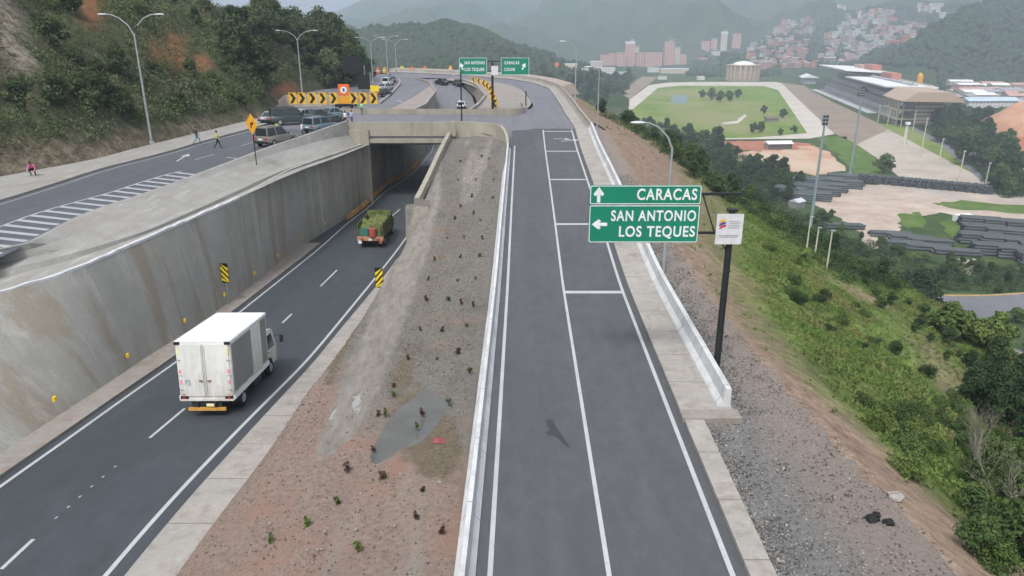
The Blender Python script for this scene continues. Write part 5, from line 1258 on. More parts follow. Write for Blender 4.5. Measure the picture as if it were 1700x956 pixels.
PT = dict(dk=paintm('dark_green_paint', (.045, .065, .06)), gr=paintm('grey_beige_paint', (.20, .19, .165)), bl=paintm('blue_grey_paint', (.17, .23, .27)), wh=paintm('white_paint', (.62, .64, .66)), bk=paintm('black_paint', (.02, .022, .028)), sl=paintm('silver_paint', (.36, .38, .40)))
U = zu
car(gz(487, 206, U), R(-62), PT['dk'], 'large dark green off-road car parked across the upper road', 'suv', L=5.2).scale = (1.18, 1.1, 1.2)
car(gz(459, 240, U), R(-24), PT['gr'], 'grey beige off-road car parked nearest the amber sign', 'suv', L=4.4).scale = (1.12, 1.0, 1.1)
car(gz(533, 218, U), R(-26), PT['bl'], 'blue grey estate car parked by the parapet beside the bridge', 'suv', L=4.6).scale = (1.1, 1, 1.0)
car(gz(556, 211, U), R(-30), PT['bk'], 'black hatchback at the head of the cars parked by the parapet', 'sedan', L=3.8)
car(gz(530, 199, U), R(-34), PT['dk'], 'dark green hatchback behind the blue grey estate car near the bridge', 'sedan', L=4.0)
car(gz(555, 196, U), R(-38), PT['bl'], 'blue saloon stopped furthest along the parapet before the bridge', 'sedan', L=4.2)
car(gz(505, 199, U), R(-30), PT['sl'], 'silver hatchback half hidden behind the blue grey estate car', 'sedan', L=4.0)
car(gz(456, 203, U), R(-20), PT['sl'], 'silver car parked at the edge of the upper road by the hillside', 'sedan')
car(gz(636, 160, U), R(-18), PT['bk'], 'dark car at the tail of the queue along the hillside kerb', 'sedan')
car(gz(640, 150, U), R(-18), PT['sl'], 'silver car in the middle of the queue along the hillside kerb', 'sedan')
car(gz(644, 142, U), R(-5), PT['wh'], 'white car at the head of the queue along the hillside kerb', 'suv')
car(gz(651, 137, U), R(10), PT['dk'], 'dark green car just ahead of the white queue car', 'sedan')
car(gz(733, 140, zl), R(35), PT['bk'], 'dark car climbing out of the sunken road, hillside lane', 'sedan')
car(gz(760, 142, zl), R(25), PT['dk'], 'dark car climbing out of the sunken road below the green signs', 'sedan')
car(gz(766, 180, zl), R(5), PT['wh'], 'white car just beyond the bridge in the sunken road', 'sedan')

# ------------------------------------------------------------ white box truck
def on_low(px, py): return gz(px, py, zl)
rd0 = 30.2; x0 = (334-850)/1200*33.2
tr = thing('box_truck', 'white box truck with grey side panel driving down the sunken road', 'truck', (x0, rd0, zl(rd0+3)+.0))
sl_ = math.atan((zl(rd0+6)-zl(rd0))/6); tr.rotation_euler = (sl_, 0, R(0.5)); tr.location = (x0, rd0, zl(rd0))
BW, BH, BL, BZ = 2.52, 2.85, 5.1, .85
cbx = MB().box((0, BL/2, BZ+BH/2), (BW, BL, BH)).build('cargo_box', M['truckw'], tr, bevel=.035)
for k in range(6): MB().box((0, .45+k*.85, BZ+BH+.008), (BW-.12, .07, .035)).build('roof_rib', M['roofw'], cbx)
MB().box((0, BL/2, BZ+BH-.0), (BW-.06, BL-.06, .03)).build('roof_skin', M['roofw'], cbx)
for s in (-1, 1):
    MB().box((s*(BW/2+.004), BL/2, BZ+BH-.06), (.05, BL, .12)).build('roof_edge', M['roofw'], cbx)
    MB().box((s*(BW/2+.006), BL/2, BZ+.09), (.06, BL, .2)).build('side_skirt', M['roofw'], cbx)
    MB().box((s*(BW/2+.008), 1.42, BZ+BH/2+.06), (.03, 2.5, BH-.55)).build('side_panel', M['panelg'], cbx)
    MB().box((s*(BW/2+.02), 3.42, BZ+BH/2+.05), (.05, 1.25, BH-.45)).build('side_door', M['truckw'], cbx, bevel=.015)
    MB().box((s*(BW/2+.008), 4.55, BZ+BH/2+.06), (.03, .78, BH-.5)).build('side_panel', M['panelg'], cbx)
    d = MB().box((s*BW*.235, -.02, BZ+BH/2+.02), (BW*.46, .05, BH-.3)).build('rear_door', M['truckw'], tr, bevel=.012)
    MB().tube([(s*.07, -.055, BZ+.15), (s*.07, -.055, BZ+BH-.2)], .011, 6).build('lock_rod', M['galv'], d)
    for zz in (.5, 1.2, 1.95): MB().box((s*(BW*.45), -.055, BZ+zz), (.16, .03, .05)).build('hinge', M['galv'], d)
    MB().box((s*.2, -.08, BZ+.95), (.16, .04, .06)).build('handle', M['rust'], d)
    for k, zz in enumerate((1.22, 1.48, 1.75)): MB().box((s*(BW/2-.14), -.052, BZ+zz-.35), (.09, .012, .2)).build('reflective_tape', (M['pink'], M['signw'], M['pink'])[k], d)
    MB().box((s*(BW/2-.13), -.052, BZ+BH-.45), (.12, .012, .34)).build('reflective_tape', M['cream'], d)
    MB().box((s*(BW/2-.1), -.03, BZ+BH-.09), (.26, .08, .13)).build('marker_lamp', M['black'], cbx, bevel=.01)
    MB().box((s*(BW/2-.22), -.03, BZ+.12), (.36, .08, .14)).build('taillight', M['black'], tr, bevel=.01)
    MB().box((s*(BW/2-.22), -.075, BZ+.12), (.12, .02, .08)).build('tail_lens', M['red'], tr)
    MB().box((s*(BW/2-.18), -.03, BZ+.26), (.2, .03, .09)).build('reflective_tape', M['cream'], tr)
MB().box((0, -.03, BZ+.0), (BW, .1, .1)).build('rear_sill', M['truckw'], tr, bevel=.01)
mk = MB(); mk.box((-.82, -.05, BZ+.95), (.24, .012, .1)); mk.box((-.9, -.05, BZ+.84), (.08, .012, .16)); mk.box((-.74, -.05, BZ+.8), (.12, .012, .2)); mk.build('door_marking', M['greyp'], tr)
MB().box((0, -.1, .42), (1.75, .1, .17)).build('underride_bar', plain('worn_yellow', (.5, .27, .06), .7, .3, 0, .3, 5), tr, bevel=.02)
MB().box((0, -.04, .62), (1.4, .08, .2)).build('bar_bracket', M['blackm'], tr); MB().box((.2, -.16, .64), (.4, .02, .14)).build('number_plate', M['cream'], tr)
for s in (-.42, .42): MB().box((s, 3.1, .68), (.1, 6.6, .22)).build('chassis_rail', M['blackm'], tr)
for s in (-1, 1):
    wheel(tr, s*.95, 1.35, .42, .5); wheel(tr, s*1.0, 5.75, .42, .26)
    MB().prism([(1.35+.52*math.cos(a), .42+.52*math.sin(a)) for a in np.linspace(0, math.pi, 9)]+[(1.35+.46*math.cos(a), .42+.46*math.sin(a)) for a in np.linspace(math.pi, 0, 9)], 'x', s*.95-.25, s*.95+.25).build('mudguard', M['blackm'], tr)
MB().box((1.05, 3.3, .6), (.35, 1.3, .45)).build('fuel_tank', M['blackm'], tr, bevel=.05)
# cab
CW = 2.08; y0 = BL+.18
cabp = [(y0, .55), (y0, 2.35), (y0+.12, 2.48), (y0+1.0, 2.45), (y0+1.28, 2.3), (y0+1.72, 1.45), (y0+1.82, 1.2), (y0+1.82, .5)]
cb = MB().prism(cabp, 'x', -CW/2, CW/2).build('cab', M['truckw'], tr, bevel=.05)
for s in (-1, 1):
    X_ = s*(CW/2+.004)
    MB().prism([(y0+.42, 1.42), (y0+.42, 2.22), (y0+1.05, 2.22), (y0+1.48, 1.42)], 'x', X_-.012, X_+.012).build('side_window', M['glass'], cb)
    dd = MB().prism([(y0+.36, .75), (y0+.36, 1.38), (y0+1.56, 1.38), (y0+1.6, .9), (y0+1.2, .75)], 'x', X_-.01, X_+.014).build('door', M['truckw'], cb); MB().box((X_+s*.03, y0+.5, 1.25), (.03, .16, .04)).build('handle', M['black'], dd)
    mm = MB().tube([(s*CW/2, y0+1.5, 1.9), (s*(CW/2+.35), y0+1.62, 1.95), (s*(CW/2+.38), y0+1.62, 1.6)], .02, 6).build('mirror_arm', M['blackm'], cb); MB().box((s*(CW/2+.4), y0+1.6, 1.75), (.2, .07, .42)).build('mirror', M['blackm'], cb, bevel=.02)
    MB().prism([(y0+.47+.56*math.cos(a), .42+.56*math.sin(a)) for a in np.linspace(0, math.pi, 10)], 'x', X_-.02, X_+.02).build('wheel_arch', M['black'], cb)
    MB().box((s*.78, y0+1.83, .85), (.32, .04, .2)).build('headlight', M['signw'], cb)
MB().prism([(-.92, 1.48), (.92, 1.48), (.86, 2.2), (-.86, 2.2)], 'y', 0, .02).build('windscreen', M['glass'], cb).matrix_basis = Matrix.Translation((0, y0+1.75-.02, 0)) @ Matrix.Translation((0, 0, 1.45)) @ Matrix.Rotation(R(27), 4, 'X') @ Matrix.Translation((0, 0, -1.45))
MB().box((0, y0+1.86, .5), (2.05, .12, .28)).build('front_bumper', M['truckw'], tr, bevel=.03)
MB().box((0, BL+.12, 1.3), (1.9, .12, 1.3)).build('cab_gap_panel', M['blackm'], tr)

# ------------------------------------------------------------ small loaded truck further down
p = gz(616, 412, zl); ft_ = thing('flatbed_truck', 'small old camouflage-coloured truck with a red and teal load at its tail', 'truck', (p[0], p[1], zl(p[1])))
ft_.rotation_euler = (math.atan((zl(p[1]+5)-zl(p[1]))/5), 0, R(-1))
CAM = NB('patchy_olive', .8, .2); CAM.col(CAM.ramp(CAM.noise(1.6, 4, .6), [(.35, (.07, .09, .025)), (.5, (.16, .18, .06)), (.62, (.05, .07, .03)), (.7, (.26, .24, .10))])); CAM = CAM.m
teal = plain('teal_tarp', (.05, .16, .13), .7); redd = plain('faded_red', (.36, .08, .06), .7); sal = plain('faded_salmon', (.42, .22, .15), .7, .2, 0, .3, 3)
MB().box((0, 2.4, 1.05), (2.45, 4.8, .16)).build('load_bed', sal, ft_, bevel=.02)
MB().box((0, -.05, .95), (2.5, .16, .42)).build('tail_beam', sal, ft_, bevel=.03)
for s in (-.75, 0, .75): MB().box((s, -.16, .88), (.3, .06, .2)).build('tail_marking', M['rust'] if s else M['signw'], ft_)
for s in (-1, 1):
    MB().box((s*1.2, 2.4, 1.75), (.07, 4.7, 1.25)).build('side_board', CAM, ft_, bevel=.02)
    for y in (.15, 1.6, 3.1, 4.6): MB().box((s*1.25, y, 1.8), (.06, .08, 1.5)).build('side_stake', M['blackm'], ft_)
    wheel(ft_, s*.95, 1.2, .46, .42); wheel(ft_, s*1.0, 5.6, .45, .26); MB().box((s*.98, -.12, .62), (.34, .08, .3)).build('taillight', M['signw'] if s < 0 else M['rust'], ft_, bevel=.02)
MB().box((0, 4.72, 1.9), (2.4, .08, 1.6)).build('headboard', CAM, ft_)
rows = []
for y in np.linspace(.1, 4.6, 10): rows.append([(-1.12, y, 1.2)] + [(x, y, 2.0+.28*math.sin(x*2.3+y*1.7)+random.uniform(-.12, .12)) for x in np.linspace(-1.1, 1.1, 8)] + [(1.12, y, 1.2)])
ld = MB().loft(rows, True).build('load', CAM, ft_)
MB().box((-.6, .0, 1.55), (.85, .16, .8)).build('teal_box', teal, ft_, bevel=.06)
MB().tube([(.25, -.02, 1.2), (.25, -.02, 1.95)], [.34, .34], 14).build('red_drum', redd, ft_)
MB().box((.9, .0, 1.6), (.36, .14, .9)).build('olive_sack', CAM, ft_, bevel=.08)
fc = MB().prism([(5.0, .7), (5.0, 2.3), (5.15, 2.4), (6.0, 2.35), (6.4, 1.6), (7.0, 1.45), (7.1, .7)], 'x', -1.0, 1.0).build('cab', CAM, ft_, bevel=.06)
for s in (-1, 1): MB().prism([(5.3, 1.55), (5.3, 2.15), (5.9, 2.15), (6.2, 1.55)], 'x', s*1.0-.01, s*1.0+.01).build('side_window', M['glass'], fc)
MB().box((0, 4.985, 1.95), (1.3, .03, .5)).build('rear_window', M['glass'], fc)
for s in (-.4, .4): MB().box((s, 3.2, .78), (.1, 6.6, .2)).build('chassis_rail', M['blackm'], ft_)

# ------------------------------------------------------------ people
SKIN = plain('skin', (.22, .12, .08), .6); HAIR = plain('dark_hair', (.015, .012, .01), .7)
def cloth(n, c): return plain(n, c, .85, .1, 0, .1, 6)
def person(p, rz, pose, top, legs, label, H=1.70):
    J = dict(pelvis=(0, 0, .95), chest=(0, .02, 1.32), neck=(0, .02, 1.48), head=(0, .03, 1.6), crown=(0, .03, 1.7))
    for s, n in ((-1, 'l'), (1, 'r')):
        J['hip'+n] = (s*.09, 0, .9); J['knee'+n] = (s*.1, .02, .48); J['ank'+n] = (s*.1, -.02, .08); J['toe'+n] = (s*.11, .16, .04)
        J['sh'+n] = (s*.18, .01, 1.40); J['elb'+n] = (s*.24, -.03, 1.12); J['wri'+n] = (s*.24, .06, .88); J['hand'+n] = (s*.24, .1, .80)
    if pose == 'walk':
        J['kneel'] = (-.1, .22, .52); J['ankl'] = (-.1, .30, .09); J['toel'] = (-.1, .46, .05); J['kneer'] = (.1, -.06, .5); J['ankr'] = (.1, -.38, .16); J['toer'] = (.1, -.28, .03)
        J['wril'] = (-.24, -.12, .9); J['handl'] = (-.24, -.14, .82); J['wrir'] = (.24, .24, .95); J['handr'] = (.24, .3, .9)
    if pose == 'crouch':
        J.update(pelvis=(0, -.15, .42), chest=(0, .16, .72), neck=(0, .28, .84), head=(0, .36, .92), crown=(0, .42, 1.0))
        for s, n in ((-1, 'l'), (1, 'r')):
            J['hip'+n] = (s*.1, -.12, .40); J['knee'+n] = (s*.16, .28, .48); J['ank'+n] = (s*.14, .0, .08); J['toe'+n] = (s*.15, .18, .04)
            J['sh'+n] = (s*.18, .22, .76); J['elb'+n] = (s*.24, .34, .52); J['wri'+n] = (s*.2, .5, .36); J['hand'+n] = (s*.18, .55, .28)
    k = H/1.72 if pose != 'crouch' else H/1.72
    rad = dict(pelvis=.13, chest=.14, neck=.055, head=.095, crown=.07)
    for n in 'lr': rad.update({'hip'+n: .095, 'knee'+n: .06, 'ank'+n: .042, 'toe'+n: .035, 'sh'+n: .06, 'elb'+n: .042, 'wri'+n: .03, 'hand'+n: .036})
    E = [('pelvis', 'chest'), ('chest', 'neck'), ('neck', 'head'), ('head', 'crown')]
    for n in 'lr': E += [('pelvis', 'hip'+n), ('hip'+n, 'knee'+n), ('knee'+n, 'ank'+n), ('ank'+n, 'toe'+n), ('chest', 'sh'+n), ('sh'+n, 'elb'+n), ('elb'+n, 'wri'+n), ('wri'+n, 'hand'+n)]
    # five short fingers on each hand
    for n, s in (('l', -1), ('r', 1)):
        h = Vector(J['hand'+n]); d = (h-Vector(J['wri'+n])).normalized()
        for i, (o_, L_) in enumerate(((-.026, .05), (-.009, .06), (.009, .065), (.026, .058), (.042, .035))):
            J['f%s%d' % (n, i)] = tuple(h + d*L_ + Vector((0, o_, 0))); rad['f%s%d' % (n, i)] = .009; E.append(('hand'+n, 'f%s%d' % (n, i)))
    names = list(J); me = bpy.data.meshes.new('person'); me.from_pydata([tuple(c_*k for c_ in J[n]) for n in names], [(names.index(a), names.index(b_)) for a, b_ in E], [])
    o = bpy.data.objects.new('tmp', me); C.objects.link(o); md_ = o.modifiers.new('skin', 'SKIN'); md_.use_smooth_shade = True
    lay = me.skin_vertices[0].data
    for i, n in enumerate(names): lay[i].radius = (rad[n]*k*(1.25 if n in ('pelvis', 'chest') else 1), rad[n]*k); lay[i].use_root = (n == 'pelvis')
    o.modifiers.new('sub', 'SUBSURF').levels = 1
    bpy.context.view_layer.update(); m2 = bpy.data.meshes.new_from_object(o.evaluated_get(bpy.context.evaluated_depsgraph_get())); bpy.data.objects.remove(o)
    m2.name = 'person'; m2.materials.clear()
    for mt in (top, legs, SKIN, M['black']): m2.materials.append(mt)
    seg = [(Vector(J[a])*k, Vector(J[b_])*k, (1 if a[:3] in ('hip', 'kne') or b_[:3] == 'hip' else 3 if b_[:3] == 'toe' else 2 if a in ('neck', 'head') or b_.startswith('hand') or b_.startswith('f') else 0)) for a, b_ in E]
    for f in m2.polygons:
        c_ = f.center; bd_ = 9; bi = 0
        for a, b_, mi in seg:
            ab = b_-a; t_ = max(0, min(1, (c_-a).dot(ab)/ab.length_squared)); dd = (c_-(a+ab*t_)).length
            if dd < bd_: bd_, bi = dd, mi
        f.material_index = bi
    b_ = link(bpy.data.objects.new('person', m2)); b_.location = p; b_.rotation_euler = (0, 0, rz); tag(b_, label, 'person')
    hd = (Vector(J['head'])+Vector(J['crown']))/2*k; V = []
    m = MB(); rows = []
    for i in range(5):
        a = R(5+i*24); rows.append([(hd[0]+.105*math.sin(a)*math.cos(t_), hd[1]-.015+.105*math.sin(a)*math.sin(t_), hd[2]+.02+.11*math.cos(a)) for t_ in np.linspace(0, 2*math.pi, 12, endpoint=False)])
    m.loft(rows, True); m.build('hair', HAIR, b_, True); return b_
PV = lambda D: zu(D)+.0
person(gz(328, 239, lambda D: zu(D)+.14), R(-70), 'walk', cloth('dark_teal_shirt', (.03, .06, .08)), cloth('blue_jeans', (.10, .22, .34)), 'person in a dark top and blue jeans walking beside the upper road')
person(gz(362, 246, PV), R(-60), 'walk', cloth('yellow_vest', (.45, .50, .08)), cloth('dark_trousers', (.02, .025, .035)), 'person in a yellow vest and dark trousers stepping into the upper road')
person(gz(56, 291, lambda D: zu(D)+.14), R(200), 'crouch', cloth('pink_shirt', (.62, .16, .30)), cloth('black_trousers', (.02, .02, .025)), 'person in a pink shirt crouching at the foot of the hillside', 1.9)
person(gz(462, 228, PV), R(180), 'stand', cloth('green_vest', (.35, .55, .10)), cloth('navy_trousers', (.03, .04, .07)), 'person in a lime vest standing behind the grey beige car')
person(gz(503, 229, PV), R(90), 'stand', cloth('white_shirt', (.70, .72, .75)), cloth('grey_trousers', (.12, .14, .18)), 'person in a white shirt standing between the two cars at the parapet')
person(gz(574, 207, PV), R(170), 'stand', cloth('white_blouse', (.72, .66, .66)), cloth('black_jeans', (.03, .03, .035)), 'person in a white blouse standing at the hillside end of the bridge')
person(gz(585, 206, PV), R(150), 'stand', cloth('pale_blue_shirt', (.35, .42, .70)), cloth('slate_trousers', (.08, .09, .12)), 'person in a pale blue shirt standing at the hillside end of the bridge')
person(gz(601, 190, PV), R(20), 'stand', cloth('bright_green_vest', (.30, .65, .20)), cloth('dim_trousers', (.10, .11, .15)), 'person in a bright green vest standing in front of the chevron boards')
person(gz(598, 175, PV), R(60), 'stand', cloth('red_pink_shirt', (.65, .15, .22)), cloth('plain_dark_trousers', (.04, .04, .06)), 'person in a red shirt standing beside the chevron boards')

# ------------------------------------------------------------ seedlings and litter on the median
def seedling(seed, leaf, label, group):
    r = np.random.RandomState(seed); t = thing('seedling_plant', label, 'plant', group=group)
    cen = [(r.uniform(-.13, .13), r.uniform(-.13, .13), r.uniform(.12, .5)) for _ in range(7)]
    tri_mesh('foliage', *leaves(cen, [r.uniform(.07, .14) for _ in cen], 16, .07, seed, .9, .2), LM[leaf], t)
    m = MB()
    for c_ in cen[:4]: m.tube([(0, 0, -.08), c_], [.018, .008], 4, False)
    m.build('stem', M['bark'], t); return t
SD = [seedling(1, 'rustl', 'rusty brown seedling planted on the gravel median', 'rusty seedlings on the median'), seedling(2, 'mid', 'green seedling planted on the gravel median', 'green seedlings on the median'), seedling(3, 'light', 'bright green seedling planted on the reddish soil of the median', 'bright seedlings on the median')]
us2 = set()
def mz(x, D): return med_z(x, D)
for i, (a, b_, k) in enumerate(((575, 782, 0), (637, 797, 0), (703, 816, 0), (690, 862, 0), (510, 875, 2), (594, 916, 2), (697, 549, 0), (677, 598, 0), (735, 551, 0), (762, 588, 0), (775, 543, 1), (655, 644, 0), (745, 501, 1), (707, 500, 0), (785, 508, 0), (712, 465, 0), (760, 468, 1), (790, 464, 0), (722, 432, 0), (765, 428, 0), (797, 427, 1), (742, 398, 0), (770, 395, 1), (800, 397, 0), (786, 355, 0), (783, 328, 0), (798, 368, 0), (819, 300, 1), (818, 330, 1), (790, 300, 0), (765, 345, 1), (755, 365, 0), (726, 598, 1), (640, 690, 2), (653, 660, 2), (628, 690, 0), (700, 690, 0), (760, 300, 1), (765, 270, 1), (800, 262, 1), (745, 672, 1), (560, 840, 2), (450, 900, 2), (735, 885, 0), (692, 712, 2), (620, 750, 0), (780, 620, 1), (765, 505, 0), (812, 265, 1))):
    q_ = gz(a, b_, zmd); o = SD[k] if k not in us2 else copy_tree(SD[k]); us2.add(k)
    o.location = (q_[0], q_[1], mz(q_[0], q_[1])); o.rotation_euler.z = random.uniform(0, 6); s = random.uniform(.45, .85); o.scale = (s, s, s)
q_ = gz(718, 738, zmd)
rows = [[(x*.12+random.uniform(-.03, .03), y*.1, random.uniform(0, .12) if 0 < x < 4 and 0 < y < 4 else 0) for x in range(5)] for y in range(5)]
o = MB().loft(rows).build('discarded_cloth', plain('litter_red', (.26, .07, .07))); o.location = (q_[0], q_[1], mz(q_[0], q_[1])+.06); tag(o, 'crumpled red cloth lying beside the puddle', 'litter')
def rock(name, p, s, mat, label, cat='rock', seed=1):
    bm = bmesh.new(); bmesh.ops.create_icosphere(bm, subdivisions=2, radius=s); r = random.Random(seed)
    for v in bm.verts: v.co *= r.uniform(.7, 1.15); v.co.z *= .55
    me = bpy.data.meshes.new(name); bm.to_mesh(me); bm.free(); me.materials.append(mat); o = link(bpy.data.objects.new(name, me)); o.location = p; return tag(o, label, cat)
p = hit(1486, 826); rock('boulder', (p[0], p[1], p[2]+.05), .3, M['conc'], 'pale boulder at the edge of the grassy slope', seed=4)
p = hit(1462, 866); 
for i in range(3): rock('rubber_scrap', (p[0]+(-.25, .2, .0)[i], p[1]+(.1, -.1, .3)[i], p[2]+.05), (.26, .2, .16)[i], M['tyre'], ('largest', 'second largest', 'smallest')[i]+' of the black rubber scraps near the pale boulder', 'scrap', 7+i)
rs4 = random.Random(12); nrk = 0
for i in range(70):
    a, b_ = rs4.uniform(1215, 1520), rs4.uniform(620, 950); q_ = gz(a, b_, lambda D: zr(D)-.05)
    if q_[0] < XRB(q_[1])+1.1 or q_[0] > crest(q_[1])+.2: continue
    if q_[1] > END and q_[0] < XRB(q_[1])+2.6: continue
    o = rock('loose_stone', (q_[0], q_[1], q_[2]+.02), rs4.uniform(.03, .07), M['dirtyc'], 'loose grey stone lying on the gravel shoulder of the ramp', seed=i); o['group'] = 'loose stones on the gravel shoulder'
for i in range(60):
    a, b_ = rs4.uniform(430, 780), rs4.uniform(470, 950); q_ = gz(a, b_, zmd); x, D = q_[0], q_[1]
    if x < XSR(D)+2.2 or x > XRA(D)-1.2 or (abs(x-pud[0]) < 2 and abs(D-pud[1]) < 4): continue
    o = rock('loose_stone', (x, D, med_z(x, D)+.05), rs4.uniform(.03, .08), M['dirtyc'], 'loose pale stone lying on the median between the roads', seed=100+i); o['group'] = 'loose stones on the median'
# ------------------------------------------------------------ valley: lamps, pipes, buildings, houses
def floor(px, py): return gp(px, py, ZV)
def mast(px, py, pxt, pyt, label):
    p = floor(px, py); H = gd(pxt, pyt, p[1])[2]-p[2]; t = thing('floodlight_mast', label, 'floodlight mast', p)
    MB().tube([(0, 0, 0), (0, 0, H*.6), (0, 0, H)], [.55, .42, .28], 8).build('pole', plain_cache('mast_grey', (.22, .28, .29)), t, True)
    MB().box((0, 0, H-1.6), (1.7, .6, 3.2)).build('lamp_rack', M['galv'], t)
    for i in range(3):
        for s in (-.45, .45): MB().box((s, -.4, H-2.7+i*1.1), (.6, .3, .6)).build('floodlight', M['blackm'], t)
    MB().box((0, 0, .4), (2, 2, .8)).build('footing', M['conc'], t)
mast(1343, 392, 1358, 190, 'tall grey floodlight mast rising from the pipe yard')
mast(1411, 290, 1423, 148, 'tall grey floodlight mast beside the racetrack grass')
pos = ((1457, 203, 1461, 175), (1473, 208, 1477, 180), (1495, 211, 1498, 175), (1515, 218, 1518, 184), (1528, 261, 1543, 194), (1557, 278, 1567, 231), (1591, 303, 1599, 251), (1636, 306, 1641, 271), (1680, 318, 1684, 296))
for i, (a, b_, c_, d) in enumerate(pos):
    p = floor(a, b_); H = min(20, gd(c_, d, p[1])[2]-p[2]); t = thing('track_lamp', (ordn+['ninth'])[i]+' pale lamp post along the track verge, counted from the grandstand', 'lamp post', p, 0, 'pale lamp posts along the track verge')
    MB().tube([(0, 0, 0), (0, 0, H)], [.3, .2], 6).build('pole', M['cream'] if 0 else plain_cache('pale_pole', (.5, .5, .42)), t); MB().box((0, -.2, H), (.9, .5, .7)).build('lamp_head', M['greyp'], t)
p = floor(1501, 241); t = thing('camera_tower', 'short wide white tower standing on the track verge', 'tower', p); MB().tube([(0, 0, 0), (0, 0, 12)], [1.3, .7], 4).build('tower_body', plain_cache('pale_pole', (.5, .5, .42)), t); MB().box((0, 0, 12.6), (2.2, 2.2, 1.4)).build('cabin', M['signw'], t)
for i, (a, b_, c_, d) in enumerate(((1339, 413, 1344, 357), (1353, 422, 1364, 375), (1372, 448, 1379, 380))):
    q_ = hit(a, b_) or floor(a, b_); H = min(12, gd(c_, d, q_[1])[2]-q_[2]); t = thing('white_post', ('first', 'second', 'third')[i]+' thin white post at the slope foot, counted from the tall mast', 'post', (q_[0], q_[1], q_[2]-.2), 0, 'thin white posts at the slope foot')
    MB().tube([(0, 0, 0), (0, 0, H)], [.10, .07], 6).build('post', plain_cache('pale_pole', (.5, .5, .42)), t); MB().box((.1, 0, H), (.45, .2, .12)).build('lamp_head', M['greyp'], t)
# stacks of long dark pipes
pipe = NB('dark_pipe', .6, .3); pipe.col(pipe.ramp(pipe.noise(.5, 4, .6, (1, .2, 1)), [(.3, (.045, .055, .058)), (.6, (.085, .10, .105)), (.75, (.16, .17, .17))])); pipe = pipe.m
def stack(p, rz, label, group, L=12, n=9, rows_=3, r=.42):
    t = thing('pipe_stack', label, 'pipe stack', p, rz, group); rr_ = random.Random(int(p[0]*7))
    for k in range(rows_):
        m = MB()
        for i in range(n-k):
            x = (i-(n-k-1)/2)*r*2.04; y = rr_.uniform(-.5, .5); m.tube([(x, y-L/2, r+k*r*1.75), (x, y+L/2, r+k*r*1.75)], r, 7)
        m.build('pipe_layer', pipe, t)
    for y in (-L*.3, L*.3): MB().box((0, y, .05), (n*r*2.1, .25, .12)).build('bearer', M['rust'], t)
def stacks(lst, label, group, **k):
    for a, b_, rz in lst: stack(gp(a, b_, ZV+.15), R(rz), label, group, **k)
stacks([(1312, 322, 60), (1325, 332, 62), (1345, 318, 60), (1352, 330, 64), (1372, 306, 66), (1380, 316, 66), (1398, 300, 70), (1404, 310, 68), (1340, 306, 60), (1368, 322, 62)], 'stack of long dark pipes at the slope end of the yard', 'pipe stacks at the slope end of the yard', n=10, rows_=4)
stacks([(1478, 392, 76), (1510, 398, 74), (1544, 404, 76), (1500, 408, 78), (1540, 414, 76), (1400, 378, 80), (1585, 421, 74)], 'stack of long dark pipes beside the green patch of the yard', 'pipe stacks beside the green patch', n=5, rows_=2)
stacks([(1625, 374, 72), (1665, 378, 72), (1702, 382, 70), (1632, 388, 74), (1672, 394, 72), (1712, 396, 72), (1625, 402, 74), (1662, 408, 74), (1700, 412, 72), (1650, 420, 76), (1692, 426, 74), (1730, 420, 72), (1728, 436, 74)], 'stack of long dark pipes in the large group by the thicket', 'pipe stacks in the large group', n=8, rows_=4)
stacks([(1432+i*13.5, 301+i*1.25, -8) for i in range(16)], 'stack of short dark pipe lengths in the row closing the yard', 'short pipe stacks closing the yard', L=6, n=4, rows_=3, r=.6)
# yard shed
p = floor(1322, 345); t = thing('yard_shed', 'small grey shed by the pipe yard at the slope foot', 'shed', p, R(40)); MB().box((0, 0, 1.3), (5, 4, 2.6)).build('wall', M['panelg'], t); MB().prism([(-2.2, 2.6), (0, 3.6), (2.2, 2.6)], 'x', -2.7, 2.7).build('roof', plain_cache('pale_sheet', (.5, .52, .55)), t)
p = floor(1597, 367); t = thing('yard_shed', 'low white container between the yard grass patches', 'container', p, R(10)); MB().box((0, 0, 1.2), (6, 2.4, 2.4)).build('container_body', M['signw'], t, bevel=.05); MB().box((0, -1.22, 1.2), (1, .04, 2)).build('door', M['galv'], t)
# rounded kerbs of the parking area
def kerbline(pts, label, mat):
    P = resample([gp(a, b_, ZV+.1) for a, b_ in pts], 30); o = sweep([tuple(q[:2]) for q in P], [(0, 0), (0, .3), (.3, .3), (.3, 0)], lambda y: ZV+.1).build('kerb', mat); tag(o, label, 'kerb')
KY = plain('yellowed_kerb', (.5, .36, .17), .8, .2, 0, .2, .6)
kerbline([(1470, 486), (1520, 487), (1560, 491), (1640, 491), (1700, 487), (1760, 484)], 'long yellowish kerb along the back of the parking area', KY)
kerbline([(1540, 528), (1556, 528), (1563, 520), (1552, 512), (1545, 508)], 'short curved yellowish kerb round the traffic island', KY)
kerbline([(1560, 562), (1620, 570), (1700, 588), (1790, 604)], 'pale kerb wall along the lower street', M['conc'])
